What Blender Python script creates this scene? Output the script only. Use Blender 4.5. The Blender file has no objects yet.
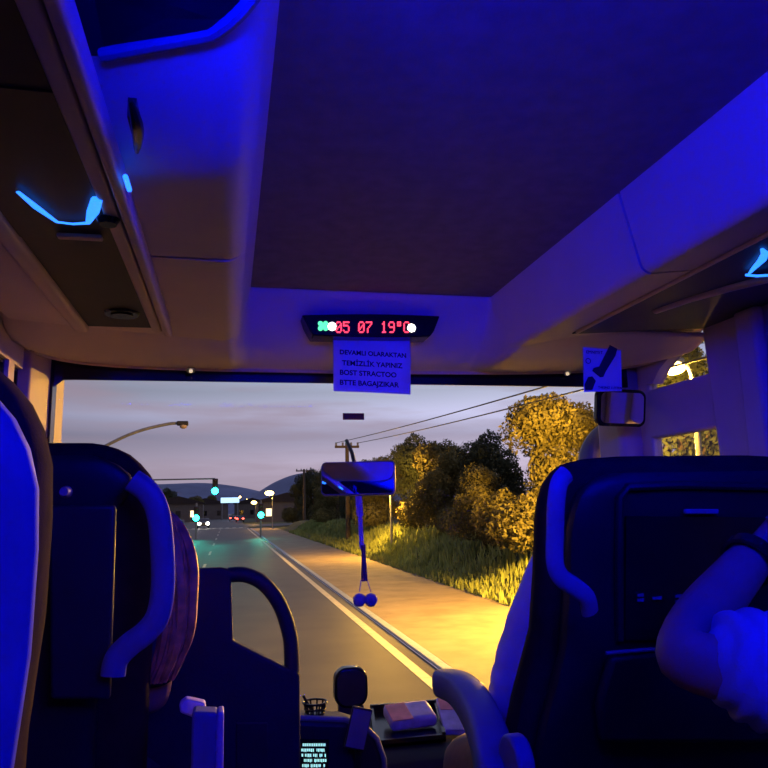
import bpy, bmesh, math, random
from math import sin, cos, pi, radians, sqrt, atan2
from mathutils import Vector, Matrix, noise
random.seed(7)
C = bpy.context.scene.collection
SC = bpy.context.scene
# ------------------------------------------------------------------ camera
EYE = 1.22                                   # eye height above the bus floor; the road lies 1.05 m below the floor
ROAD = -1.05
FPX = 720.0
def cam_basis(yaw, pitch, roll):
    f = Vector((sin(yaw)*cos(pitch), cos(yaw)*cos(pitch), sin(pitch)))
    r = f.cross(Vector((0, 0, 1))).normalized()
    u = r.cross(f)
    return f, r*cos(roll) - u*sin(roll), u*cos(roll) + r*sin(roll)
CF, CR, CU = cam_basis(radians(12.2664), radians(9.8048), radians(1.3))
cd = bpy.data.cameras.new('camera')
cd.sensor_width = 36; cd.lens = 36*FPX/768; cd.clip_start = .02; cd.clip_end = 6000
cam = bpy.data.objects.new('camera', cd); C.objects.link(cam)
m = Matrix((CR, CU, -CF)).transposed().to_4x4(); m.translation = Vector((0, 0, EYE))
cam.matrix_world = m
SC.camera = cam
def ray(px, py): return CF + CR*((px-384)/FPX) - CU*((py-384)/FPX)
def at(px, py, Y):                           # the point at distance Y ahead on a sight line
    d = ray(px, py); return d*(Y/d.y) + Vector((0, 0, EYE))
def atx(px, py, X):
    d = ray(px, py); return d*(X/d.x) + Vector((0, 0, EYE))
def atz(px, py, Z):
    d = ray(px, py); return d*((Z-EYE)/d.z) + Vector((0, 0, EYE))
# ------------------------------------------------------------------ exposure, sky, lights
SC.view_settings.view_transform = 'Standard'; SC.view_settings.look = 'None'
SC.view_settings.gamma = 1; SC.view_settings.use_curve_mapping = False
SC.view_settings.exposure = 0.0
try:
    SC.cycles.use_denoising = True
    SC.cycles.max_bounces = 8; SC.cycles.transparent_max_bounces = 24
    SC.cycles.sample_clamp_indirect = 4.0
except Exception: pass
w = bpy.data.worlds.new('dusk_sky'); SC.world = w; w.use_nodes = True
nt = w.node_tree; nt.nodes.clear()
out = nt.nodes.new('ShaderNodeOutputWorld'); bg = nt.nodes.new('ShaderNodeBackground')
tc = nt.nodes.new('ShaderNodeTexCoord'); sep = nt.nodes.new('ShaderNodeSeparateXYZ')
nt.links.new(tc.outputs['Generated'], sep.inputs[0])
ramp = nt.nodes.new('ShaderNodeValToRGB')
nt.links.new(sep.outputs['Z'], ramp.inputs[0])
els = ramp.color_ramp.elements
els[0].position = 0.0; els[0].color = (.19, .145, .175, 1)
els[1].position = 1.0; els[1].color = (.04, .06, .15, 1)
for p, c in ((.05, (.20, .165, .215, 1)), (.10, (.215, .20, .275, 1)), (.16, (.23, .245, .32, 1)), (.24, (.22, .255, .345, 1)), (.5, (.1, .13, .24, 1))):
    e = els.new(p); e.color = c
mp = nt.nodes.new('ShaderNodeValToRGB')
nt.links.new(sep.outputs['Z'], ramp.inputs[0])
els = ramp.color_ramp.elements
els[0].position = 0.0; els[0].color = (.25, .20, .26, 1)
els[1].position = 1.0; els[1].color = (.06, .09, .22, 1)
for p, c in ((.06, (.33, .28, .36, 1)), (.13, (.33, .33, .46, 1)), (.22, (.33, .38, .54, 1)), (.5, (.16, .2, .36, 1))):
    e = els.new(p); e.color = c
mp = nt.nodes.new('ShaderNodeMapping'); mp.inputs['Scale'].default_value = (2.6, 2.6, 22)
mp.inputs['Rotation'].default_value = (.12, .15, 0)
nt.links.new(tc.outputs['Generated'], mp.inputs[0])
nz = nt.nodes.new('ShaderNodeTexNoise'); nz.inputs['Scale'].default_value = 1.6; nz.inputs['Detail'].default_value = 5
nt.links.new(mp.outputs[0], nz.inputs['Vector'])
cr2 = nt.nodes.new('ShaderNodeValToRGB'); cr2.color_ramp.elements[0].position = .42; cr2.color_ramp.elements[1].position = .68
nt.links.new(nz.outputs['Fac'], cr2.inputs[0])
# the clear left of the sky is darker and bluer than the right
ml = nt.nodes.new('ShaderNodeMapRange'); ml.inputs['From Min'].default_value = -.35; ml.inputs['From Max'].default_value = .35
ml.inputs['To Min'].default_value = .5; ml.inputs['To Max'].default_value = 1.22
nt.links.new(sep.outputs['X'], ml.inputs['Value'])
mul = nt.nodes.new('ShaderNodeVectorMath'); mul.operation = 'SCALE'
nt.links.new(ramp.outputs[0], mul.inputs[0]); nt.links.new(ml.outputs[0], mul.inputs['Scale'])
mx = nt.nodes.new('ShaderNodeMix'); mx.data_type = 'RGBA'
mf = nt.nodes.new('ShaderNodeMath'); mf.operation = 'MULTIPLY'; mf.inputs[1].default_value = .75
nt.links.new(cr2.outputs[0], mf.inputs[0]); nt.links.new(mf.outputs[0], mx.inputs[0])
nt.links.new(mul.outputs[0], mx.inputs[6]); mx.inputs[7].default_value = (.215, .165, .205, 1)
nt.links.new(mx.outputs[2], bg.inputs[0]); bg.inputs[1].default_value = 1.7
nt.links.new(bg.outputs[0], out.inputs[0])
def light(name, kind, loc, energy, col, size=.1, rot=None, sizey=None, parent=None, spot=None, blend=.6):
    l = bpy.data.lights.new(name, kind); l.energy = energy; l.color = col
    if kind == 'AREA':
        l.size = size
        if sizey: l.shape = 'RECTANGLE'; l.size_y = sizey
    else: l.shadow_soft_size = size
    if spot: l.spot_size = spot; l.spot_blend = blend
    o = bpy.data.objects.new(name, l); C.objects.link(o); o.location = loc
    if rot is not None: o.rotation_euler = rot
    if parent: o.parent = parent
    return o
def aim(o, target):
    o.rotation_euler = (Vector(target)-Vector(o.location)).to_track_quat('-Z', 'Y').to_euler()
def aim2(o, d, x):
    z = -Vector(d).normalized(); y = z.cross(Vector(x)).normalized(); xx = y.cross(z)
    o.rotation_euler = Matrix((xx, y, z)).transposed().to_euler()
BLUE = (0.0, 0.002, 1.0)
# blue LED strips of the saloon: one in the ceiling channel above each luggage rack, shining across the aisle, and one over the aisle behind
o = light('led_strip_right', 'AREA', (.93, .02, 1.90), 56, BLUE, 1.5, sizey=.04); aim2(o, (-1, .45, .32), (0, 1, 0))
o = light('led_strip_left', 'AREA', (.10, .02, 1.90), 42, BLUE, 1.5, sizey=.04); aim2(o, (1, .45, .32), (0, 1, 0))
o = light('led_strip_rear', 'AREA', (.5, -.5, 1.79), 18, BLUE, .8, sizey=.12); aim2(o, (0, 1, .10), (1, 0, 0))
# headlights of the bus
for hx in (-.4, 1.5):
    o = light('bus_headlight', 'SPOT', (hx, 3.6, -.3), 110, (1, .86, .62), .08, spot=radians(62)); aim(o, (hx+.6, 17, ROAD))
SODIUM = (1.0, .52, .06)

# ------------------------------------------------------------------ helpers
def mat(name, col, rough=.6, metal=0, emit=None, estr=0, noise_amt=.12, scale=8, bump=0, spec=.3, coat=0, translucent=0):
    m = bpy.data.materials.new(name); m.use_nodes = True
    n = m.node_tree.nodes; l = m.node_tree.links; b = n['Principled BSDF']
    b.inputs['Roughness'].default_value = rough; b.inputs['Metallic'].default_value = metal
    b.inputs['Specular IOR Level'].default_value = spec
    if coat: b.inputs['Coat Weight'].default_value = coat
    t = n.new('ShaderNodeTexCoord'); z = n.new('ShaderNodeTexNoise'); z.inputs['Scale'].default_value = scale; z.inputs['Detail'].default_value = 4
    l.new(t.outputs['Object'], z.inputs['Vector'])
    r = n.new('ShaderNodeValToRGB')
    a = 1-noise_amt; c = 1+noise_amt
    r.color_ramp.elements[0].color = (col[0]*a, col[1]*a, col[2]*a, 1); r.color_ramp.elements[1].color = (min(1, col[0]*c), min(1, col[1]*c), min(1, col[2]*c), 1)
    r.color_ramp.elements[0].position = .3; r.color_ramp.elements[1].position = .7
    l.new(z.outputs['Fac'], r.inputs[0]); l.new(r.outputs[0], b.inputs['Base Color'])
    if bump:
        z2 = n.new('ShaderNodeTexNoise'); z2.inputs['Scale'].default_value = scale*12; l.new(t.outputs['Object'], z2.inputs['Vector'])
        bp = n.new('ShaderNodeBump'); bp.inputs['Strength'].default_value = bump; bp.inputs['Distance'].default_value = .01
        l.new(z2.outputs['Fac'], bp.inputs['Height']); l.new(bp.outputs[0], b.inputs['Normal'])
    if emit:
        b.inputs['Emission Color'].default_value = (*emit, 1); b.inputs['Emission Strength'].default_value = estr
    return m
def glass_mat(name, tint, gloss=.04, rough=.0):
    m = bpy.data.materials.new(name); m.use_nodes = True
    n = m.node_tree.nodes; l = m.node_tree.links; n.clear()
    o = n.new('ShaderNodeOutputMaterial'); t = n.new('ShaderNodeBsdfTransparent'); t.inputs[0].default_value = (*tint, 1)
    g = n.new('ShaderNodeBsdfGlossy'); g.inputs['Roughness'].default_value = rough
    x = n.new('ShaderNodeMixShader'); x.inputs[0].default_value = gloss
    l.new(t.outputs[0], x.inputs[1]); l.new(g.outputs[0], x.inputs[2]); l.new(x.outputs[0], o.inputs[0])
    return m
M = {}
M['plastic'] = mat('cream_plastic', (.62, .49, .46), .48, scale=5, noise_amt=.04)
M['plastic_rail'] = mat('rail_plastic', (.58, .42, .36), .4, scale=5, noise_amt=.05)
M['ceil'] = mat('ceiling_cloth', (.22, .175, .215), .95, scale=20, bump=.15)
M['dark'] = mat('dark_plastic', (.018, .017, .02), .5, scale=12)
M['darkpanel'] = mat('dark_panel', (.03, .025, .027), .55, scale=12)
M['black'] = mat('black_gloss', (.006, .006, .008), .2, scale=12)
M['seat'] = mat('seat_cloth', (.016, .016, .026), .85, scale=40, bump=.3)
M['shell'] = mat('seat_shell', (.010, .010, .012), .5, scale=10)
M['shell_lit'] = mat('seat_shell_lit', (.20, .20, .24), .5, scale=10)  # much paler copy of the seat shell; its brighter light is in the colour
M['handle'] = mat('grab_handle_plastic', (.24, .22, .22), .38, scale=10)
M['grey'] = mat('grey_plastic', (.16, .16, .19), .5, scale=10)
M['partition'] = mat('partition_vinyl', (.014, .015, .024), .6, scale=14, bump=.1)
M['wallp'] = mat('wall_plastic', (.46, .35, .42), .6, scale=6, noise_amt=.06)
M['wallwarm'] = mat('pillar_plastic', (.40, .29, .24), .6, scale=6, noise_amt=.06)
M['floor'] = mat('vinyl_floor', (.03, .03, .035), .5, scale=30)
M['paper'] = mat('paper', (.80, .76, .80), .9, noise_amt=.03)
M['ink'] = mat('ink', (.03, .03, .06), .9)
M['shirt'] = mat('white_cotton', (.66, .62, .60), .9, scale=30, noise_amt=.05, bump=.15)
M['shirt_dim'] = mat('white_cotton_dim', (.36, .33, .31), .9, scale=30, noise_amt=.05, bump=.15)  # the same white cotton, darkened to offset the strong blue light on it
M['skin'] = mat('skin', (.40, .20, .10), .55, scale=18, noise_amt=.1)
M['hair'] = mat('brown_hair', (.62, .25, .06), .5, scale=30, noise_amt=.4)
M['darkhair'] = mat('dark_hair', (.02, .014, .01), .5, scale=30, noise_amt=.4)
M['tan'] = mat('tan_cloth', (.28, .20, .13), .9, scale=30)
M['denim'] = mat('dark_denim', (.03, .035, .06), .9, scale=30)
M['eye'] = mat('eye_white', (.7, .7, .7), .3)
M['mirror'] = mat('mirror_glass', (.85, .85, .88), .01, metal=1, noise_amt=0)
M['chrome'] = mat('chrome', (.6, .6, .6), .2, metal=1)
M['purple'] = mat('purple_ribbon', (.50, .34, .55), .8, scale=60)
M['violet'] = mat('dark_violet_tassel', (.09, .03, .12), .9, scale=60)
M['pompom'] = mat('blue_yarn', (.14, .12, .55), .95, scale=60, bump=.5)
M['led_blue'] = mat('blue_led', (.05, .2, .6), .4, emit=(.02, .17, 1.0), estr=2.6)
M['led_red'] = mat('red_led', (.3, .02, .02), .4, emit=(1.0, .05, .09), estr=2.2)
M['led_green'] = mat('green_led', (.1, .4, .2), .4, emit=(.12, 1.0, .40), estr=1.3)
M['led_white'] = mat('white_led', (.6, .6, .5), .4, emit=(1.0, .98, .78), estr=3.0)
M['lcd'] = mat('lcd_text', (.2, .4, .4), .4, emit=(.45, .95, .85), estr=.9)
M['downlight'] = mat('downlight', (.8, .7, .5), .4, emit=(1.0, .75, .45), estr=.8)
M['asphalt'] = mat('asphalt', (.052, .045, .035), .55, scale=1.2, noise_amt=.25, bump=.25, spec=.4)
M['line'] = mat('road_paint', (.62, .57, .42), .7, scale=6, noise_amt=.15)
M['kerb'] = mat('kerb_stone', (.36, .40, .46), .8, scale=4)
M['pave'] = mat('paving', (.32, .245, .16), .85, scale=1.5, noise_amt=.2, bump=.2)
M['earth'] = mat('verge_earth', (.075, .085, .035), .95, scale=.8, noise_amt=.5, bump=.4)
M['grass'] = mat('verge_grass', (.26, .30, .09), .9, scale=1.0, noise_amt=.35)
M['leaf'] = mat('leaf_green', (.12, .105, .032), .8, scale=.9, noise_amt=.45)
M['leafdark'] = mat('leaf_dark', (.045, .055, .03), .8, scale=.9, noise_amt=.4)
M['bark'] = mat('bark', (.09, .065, .045), .9, scale=12, noise_amt=.3, bump=.4)
M['hill'] = mat('hill_haze', (.16, .19, .30), 1, scale=.01, noise_amt=.2)  # blue-grey of distance haze put into the hill colour
M['steel'] = mat('galvanised_steel', (.22, .22, .23), .5, metal=.4)
M['wire'] = mat('wire', (.05, .05, .06), .7)
M['sodium'] = mat('sodium_lens', (.8, .6, .2), .4, emit=(1.0, .66, .16), estr=22)
M['sodium_far'] = mat('sodium_lens_far', (.8, .6, .2), .4, emit=(1.0, .66, .18), estr=14)
M['dead_lamp'] = mat('unlit_lamp_lens', (.35, .26, .2), .3)
M['sig_green'] = mat('signal_green', (.05, .5, .4), .4, emit=(.02, 1.0, .62), estr=16)
M['sig_off'] = mat('signal_unlit', (.05, .02, .02), .3)
M['hl'] = mat('headlight', (.8, .8, .8), .3, emit=(1.0, .95, .8), estr=26)
M['tail'] = mat('tail_light', (.5, .02, .02), .3, emit=(1.0, .06, .04), estr=10)
M['carpaint'] = mat('car_paint', (.05, .05, .055), .3, coat=.5)
M['carglass'] = mat('car_glass', (.01, .01, .012), .08)
M['tyre'] = mat('tyre', (.012, .012, .012), .9)
M['build'] = mat('render_wall', (.13, .11, .10), .9, scale=.5)
M['rooft'] = mat('roof_tile', (.04, .03, .03), .9, scale=2)
M['litwin'] = mat('lit_window', (.6, .5, .3), .4, emit=(1.0, .74, .38), estr=2.5)
M['sign'] = mat('sign_face', (.4, .6, .8), .4, emit=(.45, .72, 1.0), estr=1.6)
M['tissue'] = mat('tissue_pack', (.50, .42, .62), .5, scale=30, noise_amt=.2)
M['pink'] = mat('pink_print', (.85, .35, .26), .6, scale=20, noise_amt=.2)
M['glass'] = glass_mat('windscreen_glass', (.97, .97, .98), .004)
M['sideglass'] = glass_mat('side_glass', (.86, .86, .9), .04)
M['tint'] = glass_mat('tinted_side_glass', (.20, .19, .20), .05)

class MB:
    def __init__(s): s.v = []; s.f = []
    def add(s, vs, fs):
        k = len(s.v); s.v += [Vector(v) for v in vs]; s.f += [tuple(i+k for i in f) for f in fs]; return s
    def box(s, c, d, rot=None):
        c = Vector(c); h = Vector(d)/2
        R = rot.to_matrix() if rot is not None and hasattr(rot, 'to_matrix') else (rot or Matrix.Identity(3))
        vs = [c + R @ Vector((x*h.x, y*h.y, z*h.z)) for x in (-1, 1) for y in (-1, 1) for z in (-1, 1)]
        return s.add(vs, [(0, 1, 3, 2), (4, 6, 7, 5), (0, 4, 5, 1), (2, 3, 7, 6), (0, 2, 6, 4), (1, 5, 7, 3)])
    def span(s, x0, x1, y0, y1, z0, z1): return s.box(((x0+x1)/2, (y0+y1)/2, (z0+z1)/2), (x1-x0, y1-y0, z1-z0))
    def loft(s, rings, caps=True, closed=True):
        n = len(rings[0]); k = len(s.v)
        for r in rings: s.v += [Vector(p) for p in r]
        for i in range(len(rings)-1):
            for j in range(n if closed else n-1):
                a = k+i*n+j; b = k+i*n+(j+1) % n
                s.f.append((a, b, b+n, a+n))
        if caps and closed:
            s.f.append(tuple(range(k+n-1, k-1, -1))); e = k+(len(rings)-1)*n; s.f.append(tuple(range(e, e+n)))
        return s
    def tube(s, pts, r, n=10, flat=1.0, up=None, caps=True):
        pts = [Vector(p) for p in pts]; rs = r if isinstance(r, (list, tuple)) else [r]*len(pts)
        rings = []; prev = None
        for i, p in enumerate(pts):
            t = (pts[min(i+1, len(pts)-1)]-pts[max(i-1, 0)]).normalized()
            if up is not None: a = t.cross(Vector(up))
            elif prev is None: a = t.cross(Vector((0, 0, 1)) if abs(t.z) < .9 else Vector((1, 0, 0)))
            else: a = prev - t*prev.dot(t)
            a.normalize(); b = t.cross(a); prev = a
            rings.append([p + (a*cos(q)*rs[i] + b*sin(q)*rs[i]*flat) for q in [2*pi*j/n for j in range(n)]])
        return s.loft(rings, caps)
    def ball(s, c, r, nu=16, nv=10, sc=(1, 1, 1), fn=None):
        c = Vector(c); rings = []
        for i in range(1, nv):
            th = pi*i/nv
            rings.append([Vector((sin(th)*cos(2*pi*j/nu), sin(th)*sin(2*pi*j/nu), cos(th))) for j in range(nu)])
        k = len(s.v); allp = [Vector((0, 0, 1))] + [p for rr in rings for p in rr] + [Vector((0, 0, -1))]
        for p in allp:
            q = Vector((p.x*sc[0], p.y*sc[1], p.z*sc[2]))*r
            s.v.append(c + (fn(p, q) if fn else q))
        for j in range(nu): s.f.append((k, k+1+j, k+1+(j+1) % nu))
        for i in range(nv-2):
            for j in range(nu):
                a = k+1+i*nu+j; b = k+1+i*nu+(j+1) % nu; s.f.append((a, a+nu, b+nu, b))
        e = k+1+(nv-1)*nu; o = k+1+(nv-2)*nu
        for j in range(nu): s.f.append((e, o+(j+1) % nu, o+j))
        return s
    def prism(s, poly, d):
        poly = [Vector(p) for p in poly]; d = Vector(d); n = len(poly)
        return s.add(poly+[p+d for p in poly], [tuple(range(n-1, -1, -1)), tuple(range(n, 2*n))] + [(i, (i+1) % n, n+(i+1) % n, n+i) for i in range(n)])
    def disc(s, c, r, ax, h, n=20, r2=None):
        c = Vector(c); ax = Vector(ax).normalized(); a = ax.orthogonal().normalized(); b = ax.cross(a)
        r2 = r if r2 is None else r2
        return s.loft([[c+(a*cos(q)+b*sin(q))*rr+ax*hh for q in [2*pi*j/n for j in range(n)]] for rr, hh in ((r, 0), (r2, h))])
    def build(s, name, m, parent=None, smooth=True, bevel=0, sub=0, angle=40, solid=0):
        me = bpy.data.meshes.new(name); me.from_pydata([tuple(v) for v in s.v], [], s.f); me.update()
        bm = bmesh.new(); bm.from_mesh(me); bmesh.ops.remove_doubles(bm, verts=bm.verts, dist=1e-5)
        bmesh.ops.recalc_face_normals(bm, faces=bm.faces); bm.to_mesh(me); bm.free()
        me.materials.append(m)
        o = bpy.data.objects.new(name, me); C.objects.link(o)
        if parent is not None:
            o.parent = parent; o.matrix_parent_inverse = parent_matrix(parent).inverted()
        if solid:
            md = o.modifiers.new('solid', 'SOLIDIFY'); md.thickness = solid; md.offset = 0
        if bevel:
            md = o.modifiers.new('bevel', 'BEVEL'); md.width = bevel; md.segments = 3; md.limit_method = 'ANGLE'; md.angle_limit = radians(30)
        if sub:
            md = o.modifiers.new('sub', 'SUBSURF'); md.levels = sub; md.render_levels = sub
        if smooth:
            for p in me.polygons: p.use_smooth = True
            try: me.set_sharp_from_angle(angle=radians(angle))
            except Exception: pass
        return o
def parent_matrix(o):
    mtx = Matrix.LocRotScale(o.location, o.rotation_euler, o.scale)
    if o.parent: mtx = parent_matrix(o.parent) @ o.matrix_parent_inverse @ mtx
    return mtx
def tag(o, label=None, cat=None, group=None, kind=None):
    if label: o['label'] = label
    if cat: o['category'] = cat
    if group: o['group'] = group
    if kind: o['kind'] = kind
    return o
def thing(name, label, cat, loc=(0, 0, 0), rotz=0, group=None):
    o = bpy.data.objects.new(name, None); C.objects.link(o); o.location = loc; o.rotation_euler = (0, 0, rotz)
    o.empty_display_size = .1
    return tag(o, label, cat, group)
def copy_tree(o, parent=None):
    c = o.copy(); C.objects.link(c)
    if parent is not None: c.parent = parent
    for ch in list(o.children):
        copy_tree(ch, c)
    return c
def struct(name, mb, mtl, label=None, cat=None, **k):
    o = mb.build(name, mtl, **k); o['kind'] = 'structure'
    if label: tag(o, label, cat)
    return o
def text_mesh(name, body, size, mtl, origin, xdir, ydir, parent, depth=.0006, align='LEFT', bold=0):
    cu = bpy.data.curves.new(name, 'FONT'); cu.body = body; cu.size = size; cu.extrude = depth; cu.align_x = align; cu.offset = bold
    t = bpy.data.objects.new('t', cu); C.objects.link(t)
    me = bpy.data.meshes.new_from_object(t.evaluated_get(bpy.context.evaluated_depsgraph_get()))
    C.objects.unlink(t); bpy.data.objects.remove(t)
    x = Vector(xdir).normalized(); z = x.cross(Vector(ydir)).normalized(); y = z.cross(x)
    R = Matrix((x, y, z)).transposed().to_4x4(); R.translation = Vector(origin)
    me.transform(R); me.materials.clear(); me.materials.append(mtl)
    o = bpy.data.objects.new(name, me); C.objects.link(o); o.parent = parent
    o.matrix_parent_inverse = parent_matrix(parent).inverted()
    return o
def catmull(pts, k=6):
    pts = [Vector(p) for p in pts]; res = []
    for i in range(len(pts)-1):
        p0 = pts[max(i-1, 0)]; p1 = pts[i]; p2 = pts[i+1]; p3 = pts[min(i+2, len(pts)-1)]
        for j in range(k):
            t = j/k
            res.append(.5*((2*p1)+(p2-p0)*t+(2*p0-5*p1+4*p2-p3)*t*t+(-p0+3*p1-3*p2+p3)*t**3))
    return res+[pts[-1]]

# ------------------------------------------------------------------ bus shell
XL, XR = -.67, 1.70                     # inner wall planes
BACK = -2.4
CEIL = 2.00
mb = MB().span(XL-.05, XR+.05, BACK, 2.95, -.06, 0.0); struct('floor', mb, M['floor'])
mb = MB().span(.03, 1.0, BACK, 2.5, CEIL, CEIL+.03)
struct('ceiling', mb, M['ceil'], bevel=.02)
mb = MB().span(XL-.06, XR+.06, BACK-.06, 2.95, CEIL+.12, CEIL+.18).span(XL-.06, XR+.06, 2.9, 2.96, 1.84, CEIL+.16)
struct('trim_roof', mb, M['darkpanel'])
mb = MB().span(XL-.06, XR+.06, BACK-.06, BACK, -.06, CEIL+.12); struct('wall_rear', mb, M['wallp'])
# left wall: sill, header, posts, with a tinted window beside the seats and a clear one ahead
mb = MB()
mb.span(XL-.05, XL, BACK, 2.86, -.06, .95).span(XL-.05, XL, BACK, 2.86, 1.70, 2.13)
for y0, y1 in ((BACK, BACK+.15), (-.75, -.6), (2.02, 2.22), (2.38, 2.44)): mb.span(XL-.05, XL, y0, y1, .95, 1.70)
struct('wall_left', mb, M['wallp'])
def window(name, x, y0, y1, z0, z1, g, frame=.03):
    o = MB().span(x-.004, x+.004, y0, y1, z0, z1).build(name, g, smooth=False); o['kind'] = 'structure'
    f = MB().span(x-.012, x+.012, y0, y0+frame, z0, z1).span(x-.012, x+.012, y1-frame, y1, z0, z1).span(x-.012, x+.012, y0+frame, y1-frame, z0, z0+frame).span(x-.012, x+.012, y0+frame, y1-frame, z1-frame, z1)
    f.build('window_frame', M['black'], o, smooth=False); return o
window('window_1', XL-.025, BACK+.15, -.75, .95, 1.70, M['tint'])
window('window_2', XL-.025, -.6, 2.02, .95, 1.70, M['tint'])
window('window_3', XL-.025, 2.22, 2.38, .95, 1.70, M['sideglass'], .012)
window('window_4', XL-.025, 2.44, 2.53, .95, 1.70, M['sideglass'], .012)
# corner pillar left of the windscreen
mb = MB().loft([[Vector((x, y, z)) for x, y in ((XL-.05, 2.52), (XL+.02, 2.54), (XL+.055, 2.74), (XL+.05, 2.92), (XL-.05, 2.92))] for z in (-.05, .5, 1.2, 1.78)])
struct('trim_1', mb, M['wallwarm'], bevel=.012)
# right wall: door posts, cross bar between quarter light and lower pane
def yx(px, py): return atx(px, py, XR).y
mb = MB()
mb.span(XR, XR+.05, BACK, 1.98, -.06, .95).span(XR, XR+.05, BACK, 2.9, 1.86, 2.13).span(XR, XR+.05, BACK, 2.05, 1.64, 1.86)
for y0, y1 in ((BACK, BACK+.15), (-.5, -.36)): mb.span(XR, XR+.05, y0, y1, .95, 1.64)
struct('wall_right', mb, M['wallp'])
window('window_5', XR+.025, BACK+.15, -.5, .95, 1.64, M['tint'])
window('window_6', XR+.025, -.36, 1.90, .95, 1.64, M['tint'])
# wide post behind the front door
def px_poly(pts, X): return [atx(a, b, X) for a, b in pts]
PB = [(700, 318), (741, 300), (757, 470), (770, 620), (742, 620), (722, 470)]
mb = MB()
yA0, yA1 = atx(722, 440, XR).y, atx(757, 440, XR).y
mb.prism([(XR-.02, yA1, 1.90), (XR-.02, yA0+.03, 1.90), (XR-.02, yA0, 1.3), (XR-.02, yA0, -.04), (XR-.02, yA1, -.04)], (.09, 0, 0))
post = struct('trim_2', mb, M['wallp'], bevel=.015)
mb = MB().prism([(XR-.02, 1.90, 1.88), (XR-.02, yA1, 1.88), (XR-.02, yA1, -.04), (XR-.02, 1.90, -.04)], (.09, 0, 0)).span(XR-.065, XR-.02, 1.93, yA1-.02, .3, 1.84)
struct('trim_3', mb, M['wallp'], bevel=.02)
# the front door: frame and cross bar, panes
door = bpy.data.objects.new('door_1', None); C.objects.link(door); door['kind'] = 'structure'; door.location = (XR, 2.4, 0)
yD0, yD1 = yA0, atx(652, 440, XR).y
mb = MB()
z_top = atx(690, 378, XR).z; z_bot = atx(690, 432, XR).z
mb.span(XR, XR+.05, yD0, yD1+.02, z_bot, z_top)
mb.span(XR, XR+.05, yD1, yD1+.08, -.04, 1.88)
mb.span(XR, XR+.05, yD0, yD1, -.04, .35)
mb.build('door_frame', M['wallp'], door, bevel=.012)
MB().span(XR+.022, XR+.028, yD0, yD1, z_top, 1.86).build('upper_pane', M['sideglass'], door, smooth=False)
MB().span(XR+.022, XR+.028, yD0, yD1, .35, z_bot).build('lower_pane', M['sideglass'], door, smooth=False)
# slanted head panel over the door that cuts the quarter light
mb = MB().prism([atx(a, b, XR-.01) for a, b in ((652, 384), (660, 368), (674, 352), (690, 331), (698, 322), (702, 300), (640, 300), (640, 384))], (.05, 0, 0))
struct('trim_4', mb, M['wallp'])
# door post right of the windscreen
mb = MB().span(XR-.09, XR+.05, yD1+.08, 2.95, -.04, 1.86)
struct('trim_5', mb, M['wallp'], bevel=.03)
# front wall under the windscreen
mb = MB().span(XL-.05, XR+.05, 2.93, 2.98, -.3, .42); struct('wall_front', mb, M['dark'])

# ------------------------------------------------------------------ front header dome
CX = .515
def lip(x):
    t = min(1, abs((x-CX)/1.185)); return 2.15+.68*(1-t**5)**(1/5)
def lipz(x): return EYE+.552+.012*max(0, (x-CX))
def smooth(a, b, x):
    t = max(0, min(1, (x-a)/(b-a))); return t*t*(3-2*t)
def top(x):
    k = smooth(.0, .062, x)*(1-smooth(.965, 1.03, x))
    return Vector((x, 2.24+.24*k, EYE+.60+.20*k)), k
NU, NVV = 180, 14
rows = []
for i in range(NU+1):
    x = XL+.003+(XR-XL-.006)*i/NU
    T, k = top(x); L = Vector((x, max(lip(x), T.y-.2), lipz(x)))
    row = []
    for j in range(NVV+1):
        v = j/NVV
        p = T.lerp(L, v)
        p.y += .05*sin(pi*v)*k*0 ; p.z -= (.06*k+.030*(1-k))*sin(pi*v)*(1 if k > .5 else .8)
        row.append(p)
    # rolled lip, then tucked back up and forward to the frame
    row.append(L+Vector((0, .012, -.006))); row.append(L+Vector((0, .028, .004))); row.append(L+Vector((0, .045, .03)))
    rows.append(row)
mb = MB(); mb.loft(rows, caps=False, closed=False)
struct('trim_6', mb, M['plastic'], solid=.006, angle=60)
# lip strip (lighter moulding along the lower edge)
mb = MB().tube([Vector((x, lip(x), lipz(x)-.002)) for x in [XL+.02+(XR-XL-.04)*i/80 for i in range(81)]], .010, 8)
struct('trim_7', mb, M['plastic_rail'])
# ------------------------------------------------------------------ windscreen
def wsy(x): return lip(x)+.05
WX0, WX1 = -.625, 1.64
rows = []
for i in range(61):
    x = WX0+(WX1-WX0)*i/60; y = max(2.72, wsy(x))
    rows.append([Vector((x, y+.10*(1-v), .42+(1.80-.42)*v)) for v in [j/8 for j in range(9)]])
mb = MB().loft(rows, caps=False, closed=False)
ws = mb.build('window_7', M['glass'], solid=.006); ws['kind'] = 'structure'
mbf = MB()
fr = []
for i in range(61):
    x = WX0+(WX1-WX0)*i/60; y = max(2.72, wsy(x))-.012
    s = (EYE+.188*2.85)
    zb = EYE+.177*y
    # rounded lower corner at the left edge
    e = max(0, .05-(x-WX0)); drop = .05-sqrt(max(0, .05**2-e*e)) if e < .05 else .05
    fr.append([Vector((x, y, zb-drop*.8)), Vector((x, y, 1.80)), Vector((x, y+.01, 1.80)), Vector((x, y+.01, zb-drop*.8))])
mbf.loft(fr); mbf.span(WX0-.03, WX0+.012, 2.70, 2.76, .40, 1.80)
mbf.build('frit_band', M['black'], ws, smooth=False)

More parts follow.
